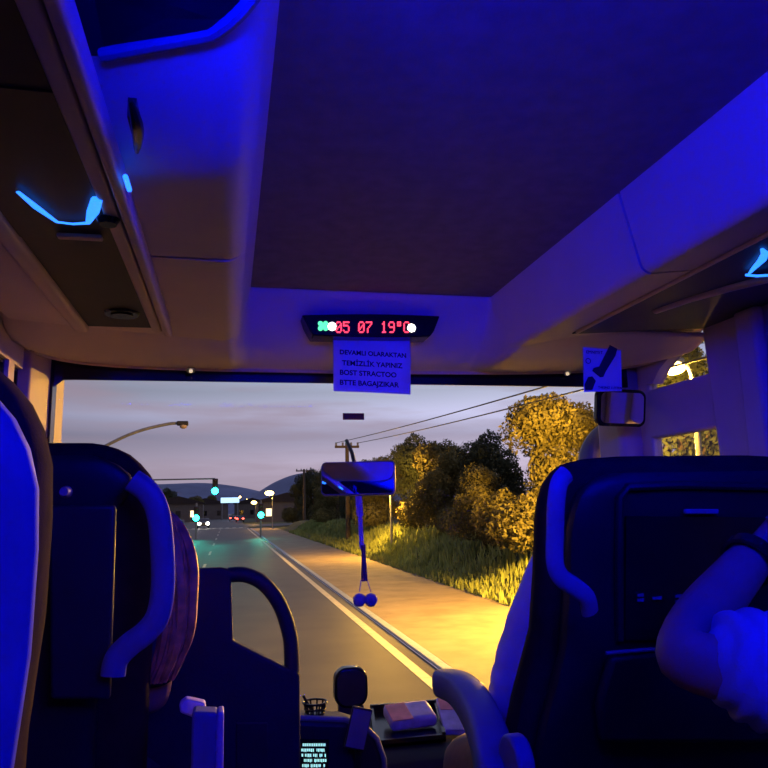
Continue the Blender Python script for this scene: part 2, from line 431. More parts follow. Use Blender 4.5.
# ------------------------------------------------------------------ overhead lockers
def sweep(profile, y0, y1, n=1):
    return MB().loft([[Vector((x, y0+(y1-y0)*i/n, z)) for x, z in profile] for i in range(n+1)])
def arc(cx, cz, r, a0, a1, n=8): return [(cx+r*cos(a0+(a1-a0)*i/n), cz+r*sin(a0+(a1-a0)*i/n)) for i in range(n+1)]
Zb = EYE+.565
YS = 1.615                                # the seam between the locker lid and the end piece
lk = thing('overhead_locker', 'cream rounded overhead locker above the single seats on the left', 'locker', (-.1, 1.6, Zb))
def lprof(dx=0, belly=0):
    # underside edge, big rounded lower corner, inner face to the ceiling
    r = .055
    return [(XL+.02, Zb+.02), (-.186, Zb+.004-belly*.0)] + arc(.034-r-dx, Zb+r, r, -pi/2, 0, 8) + [(.068, CEIL+.004), (.068, CEIL+.1), (XL+.02, CEIL+.1)]
def lid_ring(y):
    # the lid bulges: its lower corner pulls back towards the wall nearer the viewer
    t = smooth(0, 1, (YS-y)/.75)
    r = .05+.03*t
    z0 = Zb+.004+.12*max(0, (1.24-y)/.34)**1.2
    cxx = .034+.012*t-r
    pts = [(XL+.02, Zb+.02), (-.186, z0)]+[(cxx+r*cos(a), z0+.86*r+.86*r*sin(a)) for a in [-pi/2+pi/2*i/10 for i in range(11)]]+[(.068, CEIL+.004), (.068, CEIL+.1), (XL+.02, CEIL+.1)]
    return [Vector((x, y, z)) for x, z in pts]
YL = 1.0
def lid_at(s_):
    r_ = lid_ring(YL+(YS-.004-YL)*s_)
    for p in r_: p.y -= .17*max(0, min(1, (p.x+.19)/.24))**2*(1-s_)
    return r_
def rim_ring(): return lid_at(0)
MB().loft([lid_at(i/20) for i in range(21)]).build('locker_lid', M['plastic'], lk, angle=50)
MB().loft([[Vector((x, y, z)) for x, z in lprof()] for y in (YS+.004, 2.50)]).build('end_piece', M['plastic'], lk, angle=50)
MB().loft([[Vector((x*1.0+(.006 if x < 0 else -.006), y, z+.006)) for x, z in lprof()] for y in (YS-.004, YS+.004)]).build('seam', M['dark'], lk, smooth=False)
MB().prism([p+Vector((0, -.006, 0)) for p in rim_ring()], (0, .003, 0)).build('mouth_shade', M['black'], lk, smooth=False)  # black plate painted in as the darkness of the rack opening
# open rack behind the lid: rim, and a dark body that stands for its shaded hollow
rim = lid_at(0)
MB().tube([p+Vector((0, -.004, 0)) for p in rim[1:13]], .010, 8).build('rim', M['grey'], lk)
MB().loft([[Vector((p.x, y, p.z+.07)) if p.z < CEIL-.05 else p.copy()+Vector((0, y-YL, 0)) for p in rim] for y in (BACK+.25, YL-.19)]).build('rack_shade', M['dark'], lk, smooth=False)
la = thing('locker_latch', 'slim black locker latch beside the light rail on the left', 'latch', (0, 0, 0))
p0, p1 = atz(131, 98, Zb), atz(137, 150, Zb)
MB().tube(catmull([p0+Vector((0, 0, -.004)), p0.lerp(p1, .4)+Vector((.006, 0, -.012)), p1+Vector((0, 0, -.004))], 6), [.003+.006*sin(pi*i/12) for i in range(13)], 8).box((p0.lerp(p1, .5).x, p0.lerp(p1, .5).y, Zb+.012), (.012, .06, .03)).build('latch_lever', M['black'], la)
# right locker
rk = thing('overhead_locker', 'long cream overhead locker sloping above the double seats on the right', 'locker', (1.1, 1.6, Zb))
def rprof(e=0):
    r = .03
    return [(XR-.02, Zb+.055), (1.155, Zb+.018)] + [(1.006+r+r*cos(a)-e, Zb+.004+r+r*sin(a)) for a in [-pi/2-pi/2*.85*i/6 for i in range(7)]] + [(.962-e, CEIL+.004), (.962, CEIL+.1), (XR-.02, CEIL+.1)]
MB().loft([[Vector((x, y, z)) for x, z in rprof()] for y in (BACK+.02, YS-.06)]).build('locker_lid', M['plastic'], rk, angle=50)
MB().loft([[Vector((x, y, z)) for x, z in rprof()] for y in (YS-.05, 2.50)]).build('end_piece', M['plastic'], rk, angle=50)
MB().loft([[Vector((x+(.006 if x < 1.2 else -.006), y, z+.006)) for x, z in rprof()] for y in (YS-.06, YS-.05)]).build('seam', M['dark'], rk, smooth=False)
la = thing('locker_latch', 'small black latch at the ceiling edge on the right', 'latch', (.965, 1.1, CEIL))
q = atx(708, 101, .975)
MB().box(q, (.03, .07, .018)).box(q+Vector((0, .05, .004)), (.02, .06, .01)).build('latch_lever', M['black'], la, bevel=.004)

# ------------------------------------------------------------------ service strips with reading lights
def service(name, x0, x1, z, y0, y1, label):
    t = thing(name, label, 'service panel', ((x0+x1)/2, (y0+y1)/2, z)); return t
sv = service('service_panel', -.43, -.22, Zb, BACK, 2.25, 'dark service panel with blue reading light between two cream rails above the left seats')
MB().span(-.43, -.215, BACK+.03, 2.24, Zb-.006, Zb+.012).build('panel', M['darkpanel'], sv, bevel=.004)
zi = Zb-.012
def rail(x0, x1, y1, h):
    xm = (x0+x1)/2; w_ = (x1-x0)/2
    prof = [(xm+w_*math.copysign(abs(cos(q))**.6, cos(q)), Zb-.001-h*max(0, sin(q))**.6) for q in [pi*k_/12 for k_ in range(13)]]
    return MB().loft([[Vector((x, y, z)) for x, z in prof]+[Vector((x0, y, Zb+.01)), Vector((x1, y, Zb+.01))][::1] for y in (BACK+.03, y1)])
rl = rail(-.236, -.206, 2.25, .016); r2 = rail(-.204, -.178, 2.27, .024); rl.add(r2.v, r2.f); rl.build('inner_rail', M['plastic_rail'], sv)
rail(-.462, -.418, 2.25, .022).build('outer_rail', M['plastic_rail'], sv)
zl = Zb-.016
pts = [atz(a, b, zl) for a, b in ((18, 192), (36, 207), (57, 222), (73, 224), (88, 223), (93, 212), (97, 199))]
hw = [.004, .007, .004, .0035, .005, .011, .010]
MB().tube(pts, hw, 8, flat=.5).build('reading_light', M['led_blue'], sv)
k = atz(108, 219, zl); MB().disc(k, .022, (0, 0, -1), .012, r2=.016).build('air_nozzle', M['black'], sv)
k = atz(80, 237, zl); MB().box(k, (.085, .022, .008)).build('call_button', M['plastic_rail'], sv, bevel=.003)
k = atz(122, 313, Zb-.007); MB().disc(k, .05, (0, 0, -1), .006, r2=.046).disc(k+Vector((0, 0, -.006)), .03, (0, 0, -1), .004).build('speaker', M['black'], sv)
k = atz(127, 182, zi-.013); MB().tube([k+Vector((0, -.02, 0)), k+Vector((0, .03, 0))], .0045, 8).build('marker_light', M['led_blue'], sv)
MB().span(-.43, -.215, .95, 1.50, Zb-.009, Zb-.003).build('nozzle_plate', M['dark'], sv)
sv = service('service_panel', 1.16, 1.40, Zb, BACK, 2.1, 'dark service panel with blue reading light above the right seats by the door')
def zr(x): return Zb+.018+(x-1.155)*(.037/.525)
mb = MB().prism([(1.155, BACK+.03, zr(1.155)-.004), (XR-.025, BACK+.03, zr(XR-.025)-.004), (XR-.025, BACK+.03, zr(XR-.025)+.012), (1.155, BACK+.03, zr(1.155)+.012)], (0, 4.6, 0))
mb.build('panel', M['dark'], sv)
MB().tube([(1.158, BACK+.03, zr(1.158)-.004), (1.158, 2.2, zr(1.158)-.004)], .007, 8).build('inner_rail', M['plastic_rail'], sv)
pr = [atz(a, b, zr(1.40)-.006) for a, b in ((655, 309), (690, 297), (730, 286), (768, 277), (830, 260))]
MB().tube(pr, .016, 10).build('outer_rail', M['plastic_rail'], sv)
zl = zr(1.3)-.014
pts = [atz(a, b, zl) for a, b in ((748, 275), (755, 267), (762, 260), (765, 253), (762, 249))]
MB().tube(pts, [.003, .008, .011, .009, .004], 8, flat=.5).tube([atz(a, b, zl) for a, b in ((746, 275), (757, 276), (772, 275))], .0035, 8).build('reading_light', M['led_blue'], sv)

# small downlights in the header lip
for (a, b), lab in (((191, 369), 'tiny recessed downlight in the header above the left of the windscreen'), ((567, 372), 'small recessed downlight in the header beside the safety card')):
    p = at(a, b, 2.79)
    t = thing('ceiling_light', lab, 'light', p, 0)
    MB().disc(p+Vector((0, .0, .0)), .017, (0, -.5, -1), .008).build('bezel', M['chrome'], t)
    MB().disc(p+Vector((0, -.004, -.009)), .007, (0, -.5, -1), .003).build('lens', M['downlight'], t)

# ------------------------------------------------------------------ display
FONT = {'0': ('01110', '10001', '10011', '10101', '11001', '10001', '01110'), '5': ('11111', '10000', '11110', '00001', '00001', '10001', '01110'),
        '7': ('11111', '00001', '00010', '00100', '01000', '01000', '01000'), '1': ('00100', '01100', '00100', '00100', '00100', '00100', '01110'),
        '9': ('01110', '10001', '10001', '01111', '00001', '00001', '01110'), 'o': ('01110', '01010', '01110', '00000', '00000', '00000', '00000'),
        'C': ('01110', '10001', '10000', '10000', '10000', '10001', '01110'), ' ': ('00000',)*7}
DY = 2.50
c0, c1, c2, c3 = at(302, 315, DY), at(440, 316, DY), at(430, 336.5, DY), at(313, 335.5, DY)
ds = thing('display_panel', 'black dot matrix display showing red time and temperature under the ceiling', 'display', (c0+c1)/2)
poly = []
for p in (c0, c1, c2, c3): poly.append(p)
mid = [c0.lerp(c1, i/8)+Vector((0, 0, .006*sin(pi*i/8))) for i in range(9)] + [c2+Vector((.016, 0, .02))] + [c2.lerp(c3, i/8)-Vector((0, 0, .004*sin(pi*i/8))) for i in range(9)] + [c3+Vector((-.012, 0, .02))]
MB().prism(mid, (0, .10, 0)).build('case', M['black'], ds, bevel=.004)
dots = MB(); DF = DY-.004
xd = (c1-c0).normalized(); zd = Vector((0, 0, 1))
def dot(mb, px, py, r): 
    p = at(px, py, DF); mb.disc(p, r, (0, -1, 0), .002, n=8)
def write(mb, s, px, py, w, h, gap):
    x = px
    for ch in s:
        g = FONT[ch]
        for r_ in range(7):
            for c_ in range(5):
                if g[r_][c_] == '1': dot(mb, x+(c_+.5)*w/5, py+(r_+.5)*h/7, .0031)
        x += w+gap
for s_, x_ in (('05', 335.5), ('07', 358.2), ('19oC', 380.8)):
    dots = MB(); write(dots, s_, x_, 321.5, 6.3, 11.5, 1.25); dots.build('red_digits', M['led_red'], ds, smooth=False)
g = MB()
for dx, dy in ((-2.6, -2.4), (2.6, -2.4), (-2.6, 2.4), (2.6, 2.4), (0, 0)): dot(g, 323+dx, 326+dy, .0095)
g.build('green_icon', M['led_green'], ds)
for px, py in ((332, 326.5), (411.5, 328)):
    b_ = MB(); dot(b_, px, py, .0165); b_.build('indicator_light', M['led_white'], ds)
# ------------------------------------------------------------------ paper notice
PY = 2.545
n0, n1, n2, n3 = at(333, 337, PY+.02), at(410, 338, PY+.02), at(410.5, 394.5, PY-.01), at(333.5, 391, PY-.01)
nt_ = thing('paper_notice', 'white sheet with four printed lines hanging below the display', 'notice', (n0+n1)/2)
rows = [[n0.lerp(n1, i/8).lerp(n3.lerp(n2, i/8), j/10)+Vector((0, -.004*sin(pi*i/8)-.003*sin(pi*j/10), 0)) for i in range(9)] for j in range(11)]
MB().loft(rows, caps=False, closed=False).build('sheet', M['paper'], nt_, solid=.0012)
xd = (n2-n3).normalized(); yd = (n0-n3).normalized(); nd = xd.cross(yd)
for txt, px, py, sz in (('DEVAMLI OLARAKTAN', 339.5, 354, .0245), ('TEMİZLİK YAPINIZ', 342, 365, .0265), ('BOST STRACTOO', 339.5, 374.5, .0265), ('BTTE BAGAJZIKAR', 339.5, 384.5, .0265)):
    v = (py-337)/56.
    pl = at(px, py, PY+.02-.03*v-.0085)
    text_mesh('printed_line', txt, sz, M['ink'], pl, xd, yd, nt_, bold=.0006)
# ------------------------------------------------------------------ windscreen sticker
p = at(353.5, 416.5, 2.868)
st = tag(MB().box(p, (.088, .002, .027)).build('windscreen_sticker', mat('sticker_brown', (.14, .045, .03), .8), smooth=False), 'small dark red-brown rectangular sticker on the windscreen above the inside mirror', 'sticker')
# ------------------------------------------------------------------ inside mirror with charm
MY = 2.62
mc = at(358, 478, MY)
im = thing('inside_mirror', 'wide rectangular inside mirror on the windscreen above the hanging charm', 'mirror', mc)
hwid, hht = .1365, .062
rot = Matrix.Rotation(radians(-15), 3, 'Z') @ Matrix.Rotation(radians(-7.5), 3, 'X') @ Matrix.Rotation(radians(.3), 3, 'Y')
def rrect(w, h, r, n=6):
    res = []
    for cx_, cy_, a0 in ((w-r, h-r, 0), (-w+r, h-r, pi/2), (-w+r, -h+r, pi), (w-r, -h+r, 1.5*pi)):
        res += [(cx_+r*cos(a0+pi/2*i/n), cy_+r*sin(a0+pi/2*i/n)) for i in range(n+1)]
    return res
def plate(mb, c, R, w, h, r, y0, y1):
    mb.prism([Vector(c)+R @ Vector((a, y0, b)) for a, b in rrect(w, h, r)], R @ Vector((0, y1-y0, 0))); return mb
plate(MB(), mc, rot, hwid, hht, .018, 0, .03).build('housing', M['grey'], im, bevel=.004)
plate(MB(), mc, rot, hwid-.005, hht-.005, .015, -.003, .001).build('mirror_glass', M['mirror'], im, smooth=False)
MB().tube([mc+Vector((0, .03, .02)), mc+Vector((0, .12, .10)), (mc.x, 2.868, mc.z+.16)], .008, 8).build('mirror_arm', M['dark'], im)
ch = thing('hanging_charm', 'purple ribbon charm ending in two blue pompoms hanging under the inside mirror', 'charm', at(359, 496, MY+.02))
CY = MY+.015
MB().tube([at(358.5, 495, CY), at(360, 516, CY)], .0125, 8, flat=.35, up=(0, 1, 0)).tube([at(360, 516, CY), at(362, 549, CY)], .0085, 8, flat=.35, up=(0, 1, 0)).build('ribbon', M['purple'], ch)
MB().tube([at(363, 545, CY), at(363.5, 552, CY), at(364, 563, CY), at(364.5, 581, CY)], [.011, .008, .009, .013], 8).build('tassel', M['violet'], ch)
for a, b in ((359.5, 600), (371, 600)):
    c = at(a, b, CY)
    MB().ball(c, .0235, 18, 12, fn=lambda p, q: q*(1+.10*noise.noise(p*6))).build('pompom', M['pompom'], ch)
    MB().tube([at(361 if a < 365 else 367, 580, CY), at(a, 592, CY)], .0016, 6).build('thread', M['purple'], ch)
# ------------------------------------------------------------------ safety card, round mirror
KY = 2.27
k0, k1, k2, k3 = at(583, 347, KY), at(621, 350, KY), at(622, 391, KY), at(584, 392, KY)
sc = thing('safety_card', 'square card picturing a black torch, taped to the header above the round-cornered mirror', 'card', (k0+k1)/2)
MB().prism([k0, k1, k2, k3], (0, .0015, 0)).build('card', M['paper'], sc, smooth=False)
kd = Vector((0, -.0015, 0))
def kp(a, b): return at(a, b, KY)+kd
MB().prism([kp(a, b) for a, b in ((609.5, 345), (617, 349), (615, 356), (605.5, 371.5), (603, 377), (600, 377.5), (592, 371), (593.5, 368), (599, 366.5))], (0, -.001, 0)).build('torch_picture', M['ink'], sc, smooth=False)
MB().prism([kp(a, b) for a, b in ((588, 377), (592, 376.5), (595.5, 381), (592, 390), (585, 390), (584.5, 384))], (0, -.001, 0)).build('torch_picture', M['ink'], sc, smooth=False)
o_ = kp(588, 361); MB().tube([o_+Vector((.009*cos(q), 0, .009*sin(q))) for q in [2*pi*i/16 for i in range(17)]], .0013, 6).build('ring_symbol', M['ink'], sc)
text_mesh('printed_line', 'EMNIYET', .016, M['ink'], kp(586, 353.5), (1, 0, -.02), (0, 0, 1), sc)
text_mesh('printed_line', 'TAKINIZ LUTFEN', .012, M['ink'], kp(598, 388.5), (1, 0, -.02), (0, 0, 1), sc)
RY = 2.56
rc = at(622, 408, RY)
rm = thing('door_mirror', 'black-framed round-cornered mirror beside the door post under the safety card', 'mirror', rc)
rot2 = Matrix.Rotation(radians(-3), 3, 'Z') @ Matrix.Rotation(radians(9), 3, 'X') @ Matrix.Rotation(radians(2), 3, 'Y')
plate(MB(), rc, rot2, .104, .074, .03, 0, .035).build('housing', M['black'], rm, bevel=.008)
plate(MB(), rc, rot2, .090, .061, .022, -.004, .001).build('mirror_glass', M['mirror'], rm, smooth=False)
MB().tube(catmull([rc+Vector((.05, .03, -.02)), rc+Vector((.12, .10, .04)), Vector((XR-.085, 2.72, rc.z+.06))], 6), .012, 8).build('mirror_arm', M['black'], rm)
# outside mirror arm curving past the windscreen edge
oa = thing('outside_mirror', 'curved grey outside mirror arm seen under the round-cornered mirror', 'mirror', at(605, 440, 3.05))
pts = catmull([at(628, 427, 3.05), at(610, 430, 3.05), at(598, 440, 3.05), at(590, 456, 3.05), at(588, 480, 3.05)], 6)
MB().tube(pts, [.03+.03*min(1, i/10) for i in range(len(pts))], 12, flat=.8).build('arm', M['grey'], oa)
MB().box(at(590, 500, 3.05), (.16, .12, .26)).build('housing', M['dark'], oa, bevel=.04)
MB().box(at(611, 437, 2.98), (.012, .01, .02)).build('reflector', mat('amber_reflector', (.6, .4, .05), .3), oa)
MB().tube([at(622, 427, 3.05), Vector((XR+.05, 2.9, 1.5))], .03, 8).build('bracket', M['dark'], oa)

# ------------------------------------------------------------------ dashboard
da = thing('dashboard', 'dark dashboard shelf running below the windscreen', 'dashboard', (.7, 2.6, 0))
MB().prism([(XL+.06, 2.42, 0), (XL+.06, 2.42, .40), (XL+.06, 2.48, .435), (XL+.06, 2.92, .452), (XL+.06, 2.925, 0)], (2.16, 0, 0)).build('shelf', M['dark'], da, bevel=.02)
hp = [at(a, b, 2.24) for a, b in ((240, 722), (290, 719), (345, 721), (364, 727), (377, 740), (384, 760), (386, 800), (386, 860), (240, 860))]
MB().prism(hp, (0, .12, 0)).build('instrument_hood', M['dark'], da, bevel=.018)
MB().tube([p+Vector((0, .0, .004)) for p in hp[1:7]], .008, 8).build('hood_trim', M['grey'], da)
l0, l1, l2, l3 = at(301, 742, 2.232), at(327, 743, 2.232), at(326, 766, 2.232), at(299, 765, 2.232)
MB().prism([l0+Vector((-.006, 0, .008)), l1+Vector((.006, 0, .008)), l2+Vector((.006, 0, -.03)), l3+Vector((-.006, 0, -.03))], (0, .006, 0)).build('screen', M['black'], da, smooth=False)
tx = MB()
for r_ in range(5):
    x = 301+.3*r_
    while x < 325:
        ww = random.choice((.8, 1.2, 1.6)); yy = 743.5+r_*5.2
        if random.random() < .82:
            tx.prism([at(x, yy, 2.2295), at(x+ww, yy, 2.2295), at(x+ww, yy+random.choice((2.6, 3.4)), 2.2295), at(x, yy+2.8, 2.2295)], (0, .001, 0))
        x += ww+.5
tx.build('lit_text', M['lcd'], da, smooth=False)
# standing black device
p = at(351, 706, 2.66)
dv = thing('dashboard_camera', 'black upright rounded device standing on the dashboard against the road', 'device', p)
plate(MB(), at(351.5, 688, 2.66), Matrix.Identity(3), .060, .068, .045, 0, .05).build('housing', M['black'], dv, bevel=.008)
plate(MB(), at(351.5, 688, 2.66), Matrix.Identity(3), .051, .059, .038, -.004, 0).build('face_plate', M['dark'], dv, bevel=.002)
MB().prism([at(339, 705, 2.67), at(364, 705, 2.67), Vector((at(364, 705, 2.67).x, 2.67, .44)), Vector((at(339, 705, 2.67).x, 2.67, .44))], (0, .04, 0)).build('foot', M['dark'], dv, bevel=.005)
# pen cup
p = at(315, 718, 2.31); p.z = at(315, 721, 2.24).z
pc = thing('pen_cup', 'black wire pen cup standing on the instrument hood beside the partition', 'cup', p)
zt = at(316, 702, 2.31).z
mb = MB()
for q in range(10):
    a = 2*pi*q/10; mb.tube([p+Vector((.026*cos(a), .026*sin(a), 0)), (p.x+.033*cos(a), p.y+.033*sin(a), zt)], .003, 6)
for zz, rr in ((p.z+.004, .026), ((p.z+zt)/2, .031), (zt, .036)):
    mb.tube([(p.x+rr*cos(2*pi*j/20), p.y+rr*sin(2*pi*j/20), zz) for j in range(21)], .003, 6)
mb.disc((p.x, p.y, p.z), .026, (0, 0, 1), .004)
mb.build('wire_cup', M['black'], pc)
pe = tag(MB().tube([(p.x-.01, p.y, p.z+.01), (p.x-.035, p.y+.005, zt+.02)], .004, 8).build('pen', M['black']), 'black pen leaning out of the wire pen cup', 'pen')
# phone in front of the hood
ph = thing('phone', 'dark phone tilted on its holder in front of the instrument hood', 'phone', at(356, 752, 2.16))
f0 = [at(a, b, 2.17) for a, b in ((353, 706), (373, 710), (364, 752), (344, 748))]
MB().prism(f0, (0, .012, 0)).build('body', M['shell'], ph, bevel=.004)
MB().prism([q+(sum(f0, Vector())/4-q)*.1+Vector((0, -.0015, 0)) for q in f0], (0, .001, 0)).build('back_cover', M['grey'], ph)
MB().tube([at(358, 735, 2.185), at(358, 770, 2.235)], .010, 8).build('holder', M['dark'], ph)
# open tray with packs
ty = 2.60
ty0 = thing('dashboard_tray', 'black open tray on the dashboard holding a tissue pack', 'tray', at(408, 738, ty))
A, B_, Cc, D = at(374, 741, 2.50), at(446, 739, 2.50), at(437, 707, 2.84), at(370, 710, 2.84)
for q in (A, B_): q.z = .442
for q in (Cc, D): q.z = .456
mb = MB().prism([A, B_, Cc, D], (0, 0, .008))
for u, v, hh in ((A, B_, .022), (B_, Cc, .03), (Cc, D, .035), (D, A, .03)):
    d = (v-u).normalized(); n_ = Vector((-d.y, d.x, 0))*.012
    mb.prism([u, v, v+n_, u+n_], (0, 0, hh))
mb.build('tray', M['black'], ty0, smooth=False)
q = at(410, 722, 2.66); q.z = .49
tp = thing('tissue_pack', 'lilac tissue pack with a pink print lying in the dashboard tray', 'tissue pack', q)
R_ = Matrix.Rotation(radians(14), 3, 'X') @ Matrix.Rotation(radians(4), 3, 'Z')
MB().box(q, (.17, .12, .045), R_).build('pack', M['tissue'], tp, bevel=.015)
MB().box(q+R_ @ Vector((-.045, -.01, .0235)), (.075, .11, .003), R_).build('print', M['pink'], tp, bevel=.001)
q = at(458, 722, 2.62); q.z = .485
bk = thing('booklet', 'pale booklet with a pink cover edge lying right of the dashboard tray', 'booklet', q)
R_ = Matrix.Rotation(radians(18), 3, 'X') @ Matrix.Rotation(radians(-8), 3, 'Z')
MB().box(q, (.13, .19, .022), R_).build('cover', M['tissue'], bk, bevel=.003)
MB().box(q+R_ @ Vector((.0, .055, .012)), (.12, .07, .002), R_).build('print', M['pink'], bk)
# ------------------------------------------------------------------ partition behind the driver
PYY = 2.10
pt = thing('partition_panel', 'dark blue partition panel behind the driver with a looped grab rail', 'partition', (-.1, PYY, 0))
px = [(150, 569), (222, 567.5), (231, 570), (233, 641), (284, 667), (296, 669), (300, 676)]
poly = [at(a, b, PYY) for a, b in px]
xr = poly[-1].x
poly = [Vector((XL+.02, PYY, poly[0].z-.006))] + poly[1:] + [Vector((xr+.003, PYY, 0.0)), Vector((XL+.02, PYY, 0.0))]
MB().prism(poly, (0, .04, 0)).build('panel', M['partition'], pt, bevel=.008)
pts = catmull([at(228, 575, PYY+.02), at(246, 575, PYY+.02), at(264, 584, PYY+.02), at(280, 605, PYY+.02), at(289.5, 634, PYY+.02), at(291.5, 655, PYY+.02), at(292, 682, PYY+.02)], 6)
MB().tube(pts, .021, 12).build('grab_rail', M['partition'], pt)
MB().prism([at(236, 722, PYY-.001), at(268, 722, PYY-.001), at(268, 830, PYY-.001), at(236, 830, PYY-.001)], (0, -.006, 0)).build('pocket', M['dark'], pt, bevel=.003)

# ------------------------------------------------------------------ seats
M['leather'] = mat('brown_leather', (.03, .017, .013), .95, scale=30, noise_amt=.2, bump=.1, spec=.03)
def sring(cx, cy, z, w, t, n=28, e=4.0):
    r = []
    for j in range(n):
        a = 2*pi*j/n; c, s = cos(a), sin(a)
        r.append(Vector((cx+w*math.copysign(abs(c)**(2/e), c), cy+t*math.copysign(abs(s)**(2/e), s), z)))
    return r
def interp(tab, d):
    for (a, b), (c, e) in zip(tab, tab[1:]):
        if d <= c: return b+(e-b)*(d-a)/(c-a)
    return tab[-1][1]
def make_seat(label, xc, Y, ztop, prof, rec, shellmat, inset, zbot=.46, depth=.27, cut=0, group=None, se=4.0):
    t = thing('coach_seat', label, 'seat', (xc, Y, 0), 0, group)
    k = math.tan(radians(rec))
    def cy(z): return Y+.055+(ztop-z)*k
    ds_ = [0, .004, .012, .025, .045, .07, .1, .14, .2, .3, .42, .55, .7, ztop-zbot]
    rings = []
    for d in ds_:
        z = ztop-d; tt = .055*min(1, .25+sqrt(min(1, d/.06)))
        rings.append(sring(xc, cy(z)+.005, z, interp(prof, d), tt*1.0))
    MB().loft(rings).build('back_cushion', M['leather'], t)
    rings = []
    for d in ds_[1:]:
        z = ztop-d-.028; tt = .03*min(1, .3+sqrt(min(1, d/.06)))
        rings.append(sring(xc-cut/2*smooth(.05, .14, d), cy(z)-.062, z, max(.03, interp(prof, d)-inset-cut/2*smooth(.05, .14, d)), tt, e=se))
    MB().loft(rings).build('back_shell', shellmat, t)
    zb = cy(zbot)
    W = prof[-1][1]
    MB().loft([sring(xc, zb+depth-.04, z, W*1.02*s_, depth*s_, e=5) for z, s_ in ((zbot-.10, .93), (zbot-.07, 1), (zbot+.03, 1), (zbot+.055, .95))]).build('seat_cushion', M['leather'], t)
    for s_ in (-1, 1):
        MB().box((xc+s_*W*.7, zb+depth-.04, (zbot-.1)/2), (.045, depth*1.3, zbot-.1)).build('leg', M['dark'], t, bevel=.01)
    return t, cy
LP = [(0, .055), (.006, .09), (.02, .125), (.04, .15), (.07, .175), (.11, .195), (.16, .203), (.3, .200), (.45, .185), (.7, .18), (1.0, .18)]
# front-left
sA, cyA = make_seat('dark coach seat with a blue-lit side grab handle behind the partition on the left', -.345, 1.62, 1.375, LP, 6, M['shell'], .012, depth=.165, cut=.085)
def seat_handle(t, pts, Ys, r, name='grab_handle', flat=.6):
    p = catmull([at(a, b, y) for (a, b), y in zip(pts, Ys)], 6)
    n = len(p); MB().tube(p, r, 12, flat=flat, up=(0, 1, 0)).build(name, M['handle'], t)
seat_handle(sA, ((132, 480), (148, 492), (158, 512), (162, 545), (163, 585), (158, 615), (146, 632), (128, 646), (116, 660), (113, 676)), [1.545]*10, .0235)
p = at(66, 492, 1.50); MB().disc(p, .012, (0, -1, 0), .02, r2=.008).build('coat_hook', M['handle'], sA)
mb = MB(); 
a0, a1, a2, a3 = at(48, 505, 1.527), at(116, 505, 1.527), at(110, 700, 1.572), at(50, 700, 1.572)
mb.prism([a0, a1, a2, a3], (0, .02, 0)); mb.build('back_panel', M['dark'], sA, bevel=.008)
# flip-up armrest on the aisle side of that seat
q0 = [at(a, b, 1.45) for a, b in ((192, 712), (218, 713), (216, 800), (190, 800))]
MB().prism(q0, (0, .05, 0)).build('armrest', M['grey'], sA, bevel=.006)
q0 = [at(a, b, 1.448) for a, b in ((217, 713), (224, 712), (223, 800), (215, 800))]
MB().prism(q0, (0, .05, 0)).build('armrest_edge', M['wallp'], sA, bevel=.004)
q0 = [at(a, b, 1.52) for a, b in ((179, 704), (186, 699), (205, 703), (206, 713), (196, 719), (180, 713))]
MB().prism(q0, (0, .03, 0)).build('armrest_hinge', M['plastic'], sA, bevel=.004)
# near-left
sB, cyB = make_seat('nearest coach seat with a smooth blue-lit shell at the far left', -.392, .79, 1.415, LP, 2, M['shell_lit'], -.006, se=2.6)
# front-right
R0 = .05
RP = [(0, .14), (.004, .20), (.012, .235), (.03, .258), (.06, .272), (.1, .278), (.28, .277), (.36, .292), (.48, .33), (.6, .335), (1.0, .33)]
sC, cyC = make_seat('wide dark coach seat with a framed back panel and blue-lit handle on the right', .812, 1.12, 1.302, RP, 13, M['shell'], .022)
seat_handle(sC, ((566, 474), (559, 484), (556, 505), (555, 535), (555, 562), (561, 577), (576, 588), (587, 598), (590, 612)), [1.03, 1.02, 1.02, 1.03, 1.035, 1.04, 1.045, 1.055, 1.07], .0145)
# framed recess with latch, buttons, pocket
def on_back(a, b, off): 
    # point on the rear face of the reclined shell
    k = math.tan(radians(13)); d = ray(a, b)
    # plane: y = Y0 + (ztop - z)*k
    Y0 = 1.12+.055-.062-.03-off
    tt = (Y0+(1.302-EYE)*k)/(d.y+d.z*k)
    return d*tt+Vector((0, 0, EYE))
mb = MB()
mb.tube([on_back(a, b, .004) for a, b in ((620, 640), (619, 560), (620, 497), (628, 487), (680, 485), (770, 487), (800, 487))], .007, 8)
mb.build('panel_frame', M['shell'], sC)
MB().prism([on_back(a, b, .002) for a, b in ((625, 516), (800, 518), (800, 640), (624, 640))], (0, -.004, 0)).build('back_panel', M['black'], sC, smooth=False)
MB().prism([on_back(a, b, .006) for a, b in ((683, 509), (716, 509), (716, 514), (683, 514))], (0, -.008, 0)).build('latch', M['handle'], sC, bevel=.002)
for a, b in ((640, 595), (640, 600), (655, 598), (678, 596), (678, 601)):
    MB().prism([on_back(a-3, b-1, .008), on_back(a+(6 if a == 655 else 3), b-2, .008), on_back(a+(6 if a == 655 else 3), b+1.5, .008), on_back(a-3, b+1.5, .008)], (0, -.003, 0)).build('button', M['grey'], sC, smooth=False)
MB().prism([on_back(a, b, .012) for a, b in ((605, 654), (650, 649), (800, 649), (800, 740), (596, 740), (592, 700))], (0, -.022, 0)).build('magazine_pocket', M['shell'], sC, bevel=.01)
MB().tube([on_back(a, b, .032) for a, b in ((606, 653), (650, 649.5), (800, 649))], .003, 8).build('pocket_rim', M['grey'], sC)
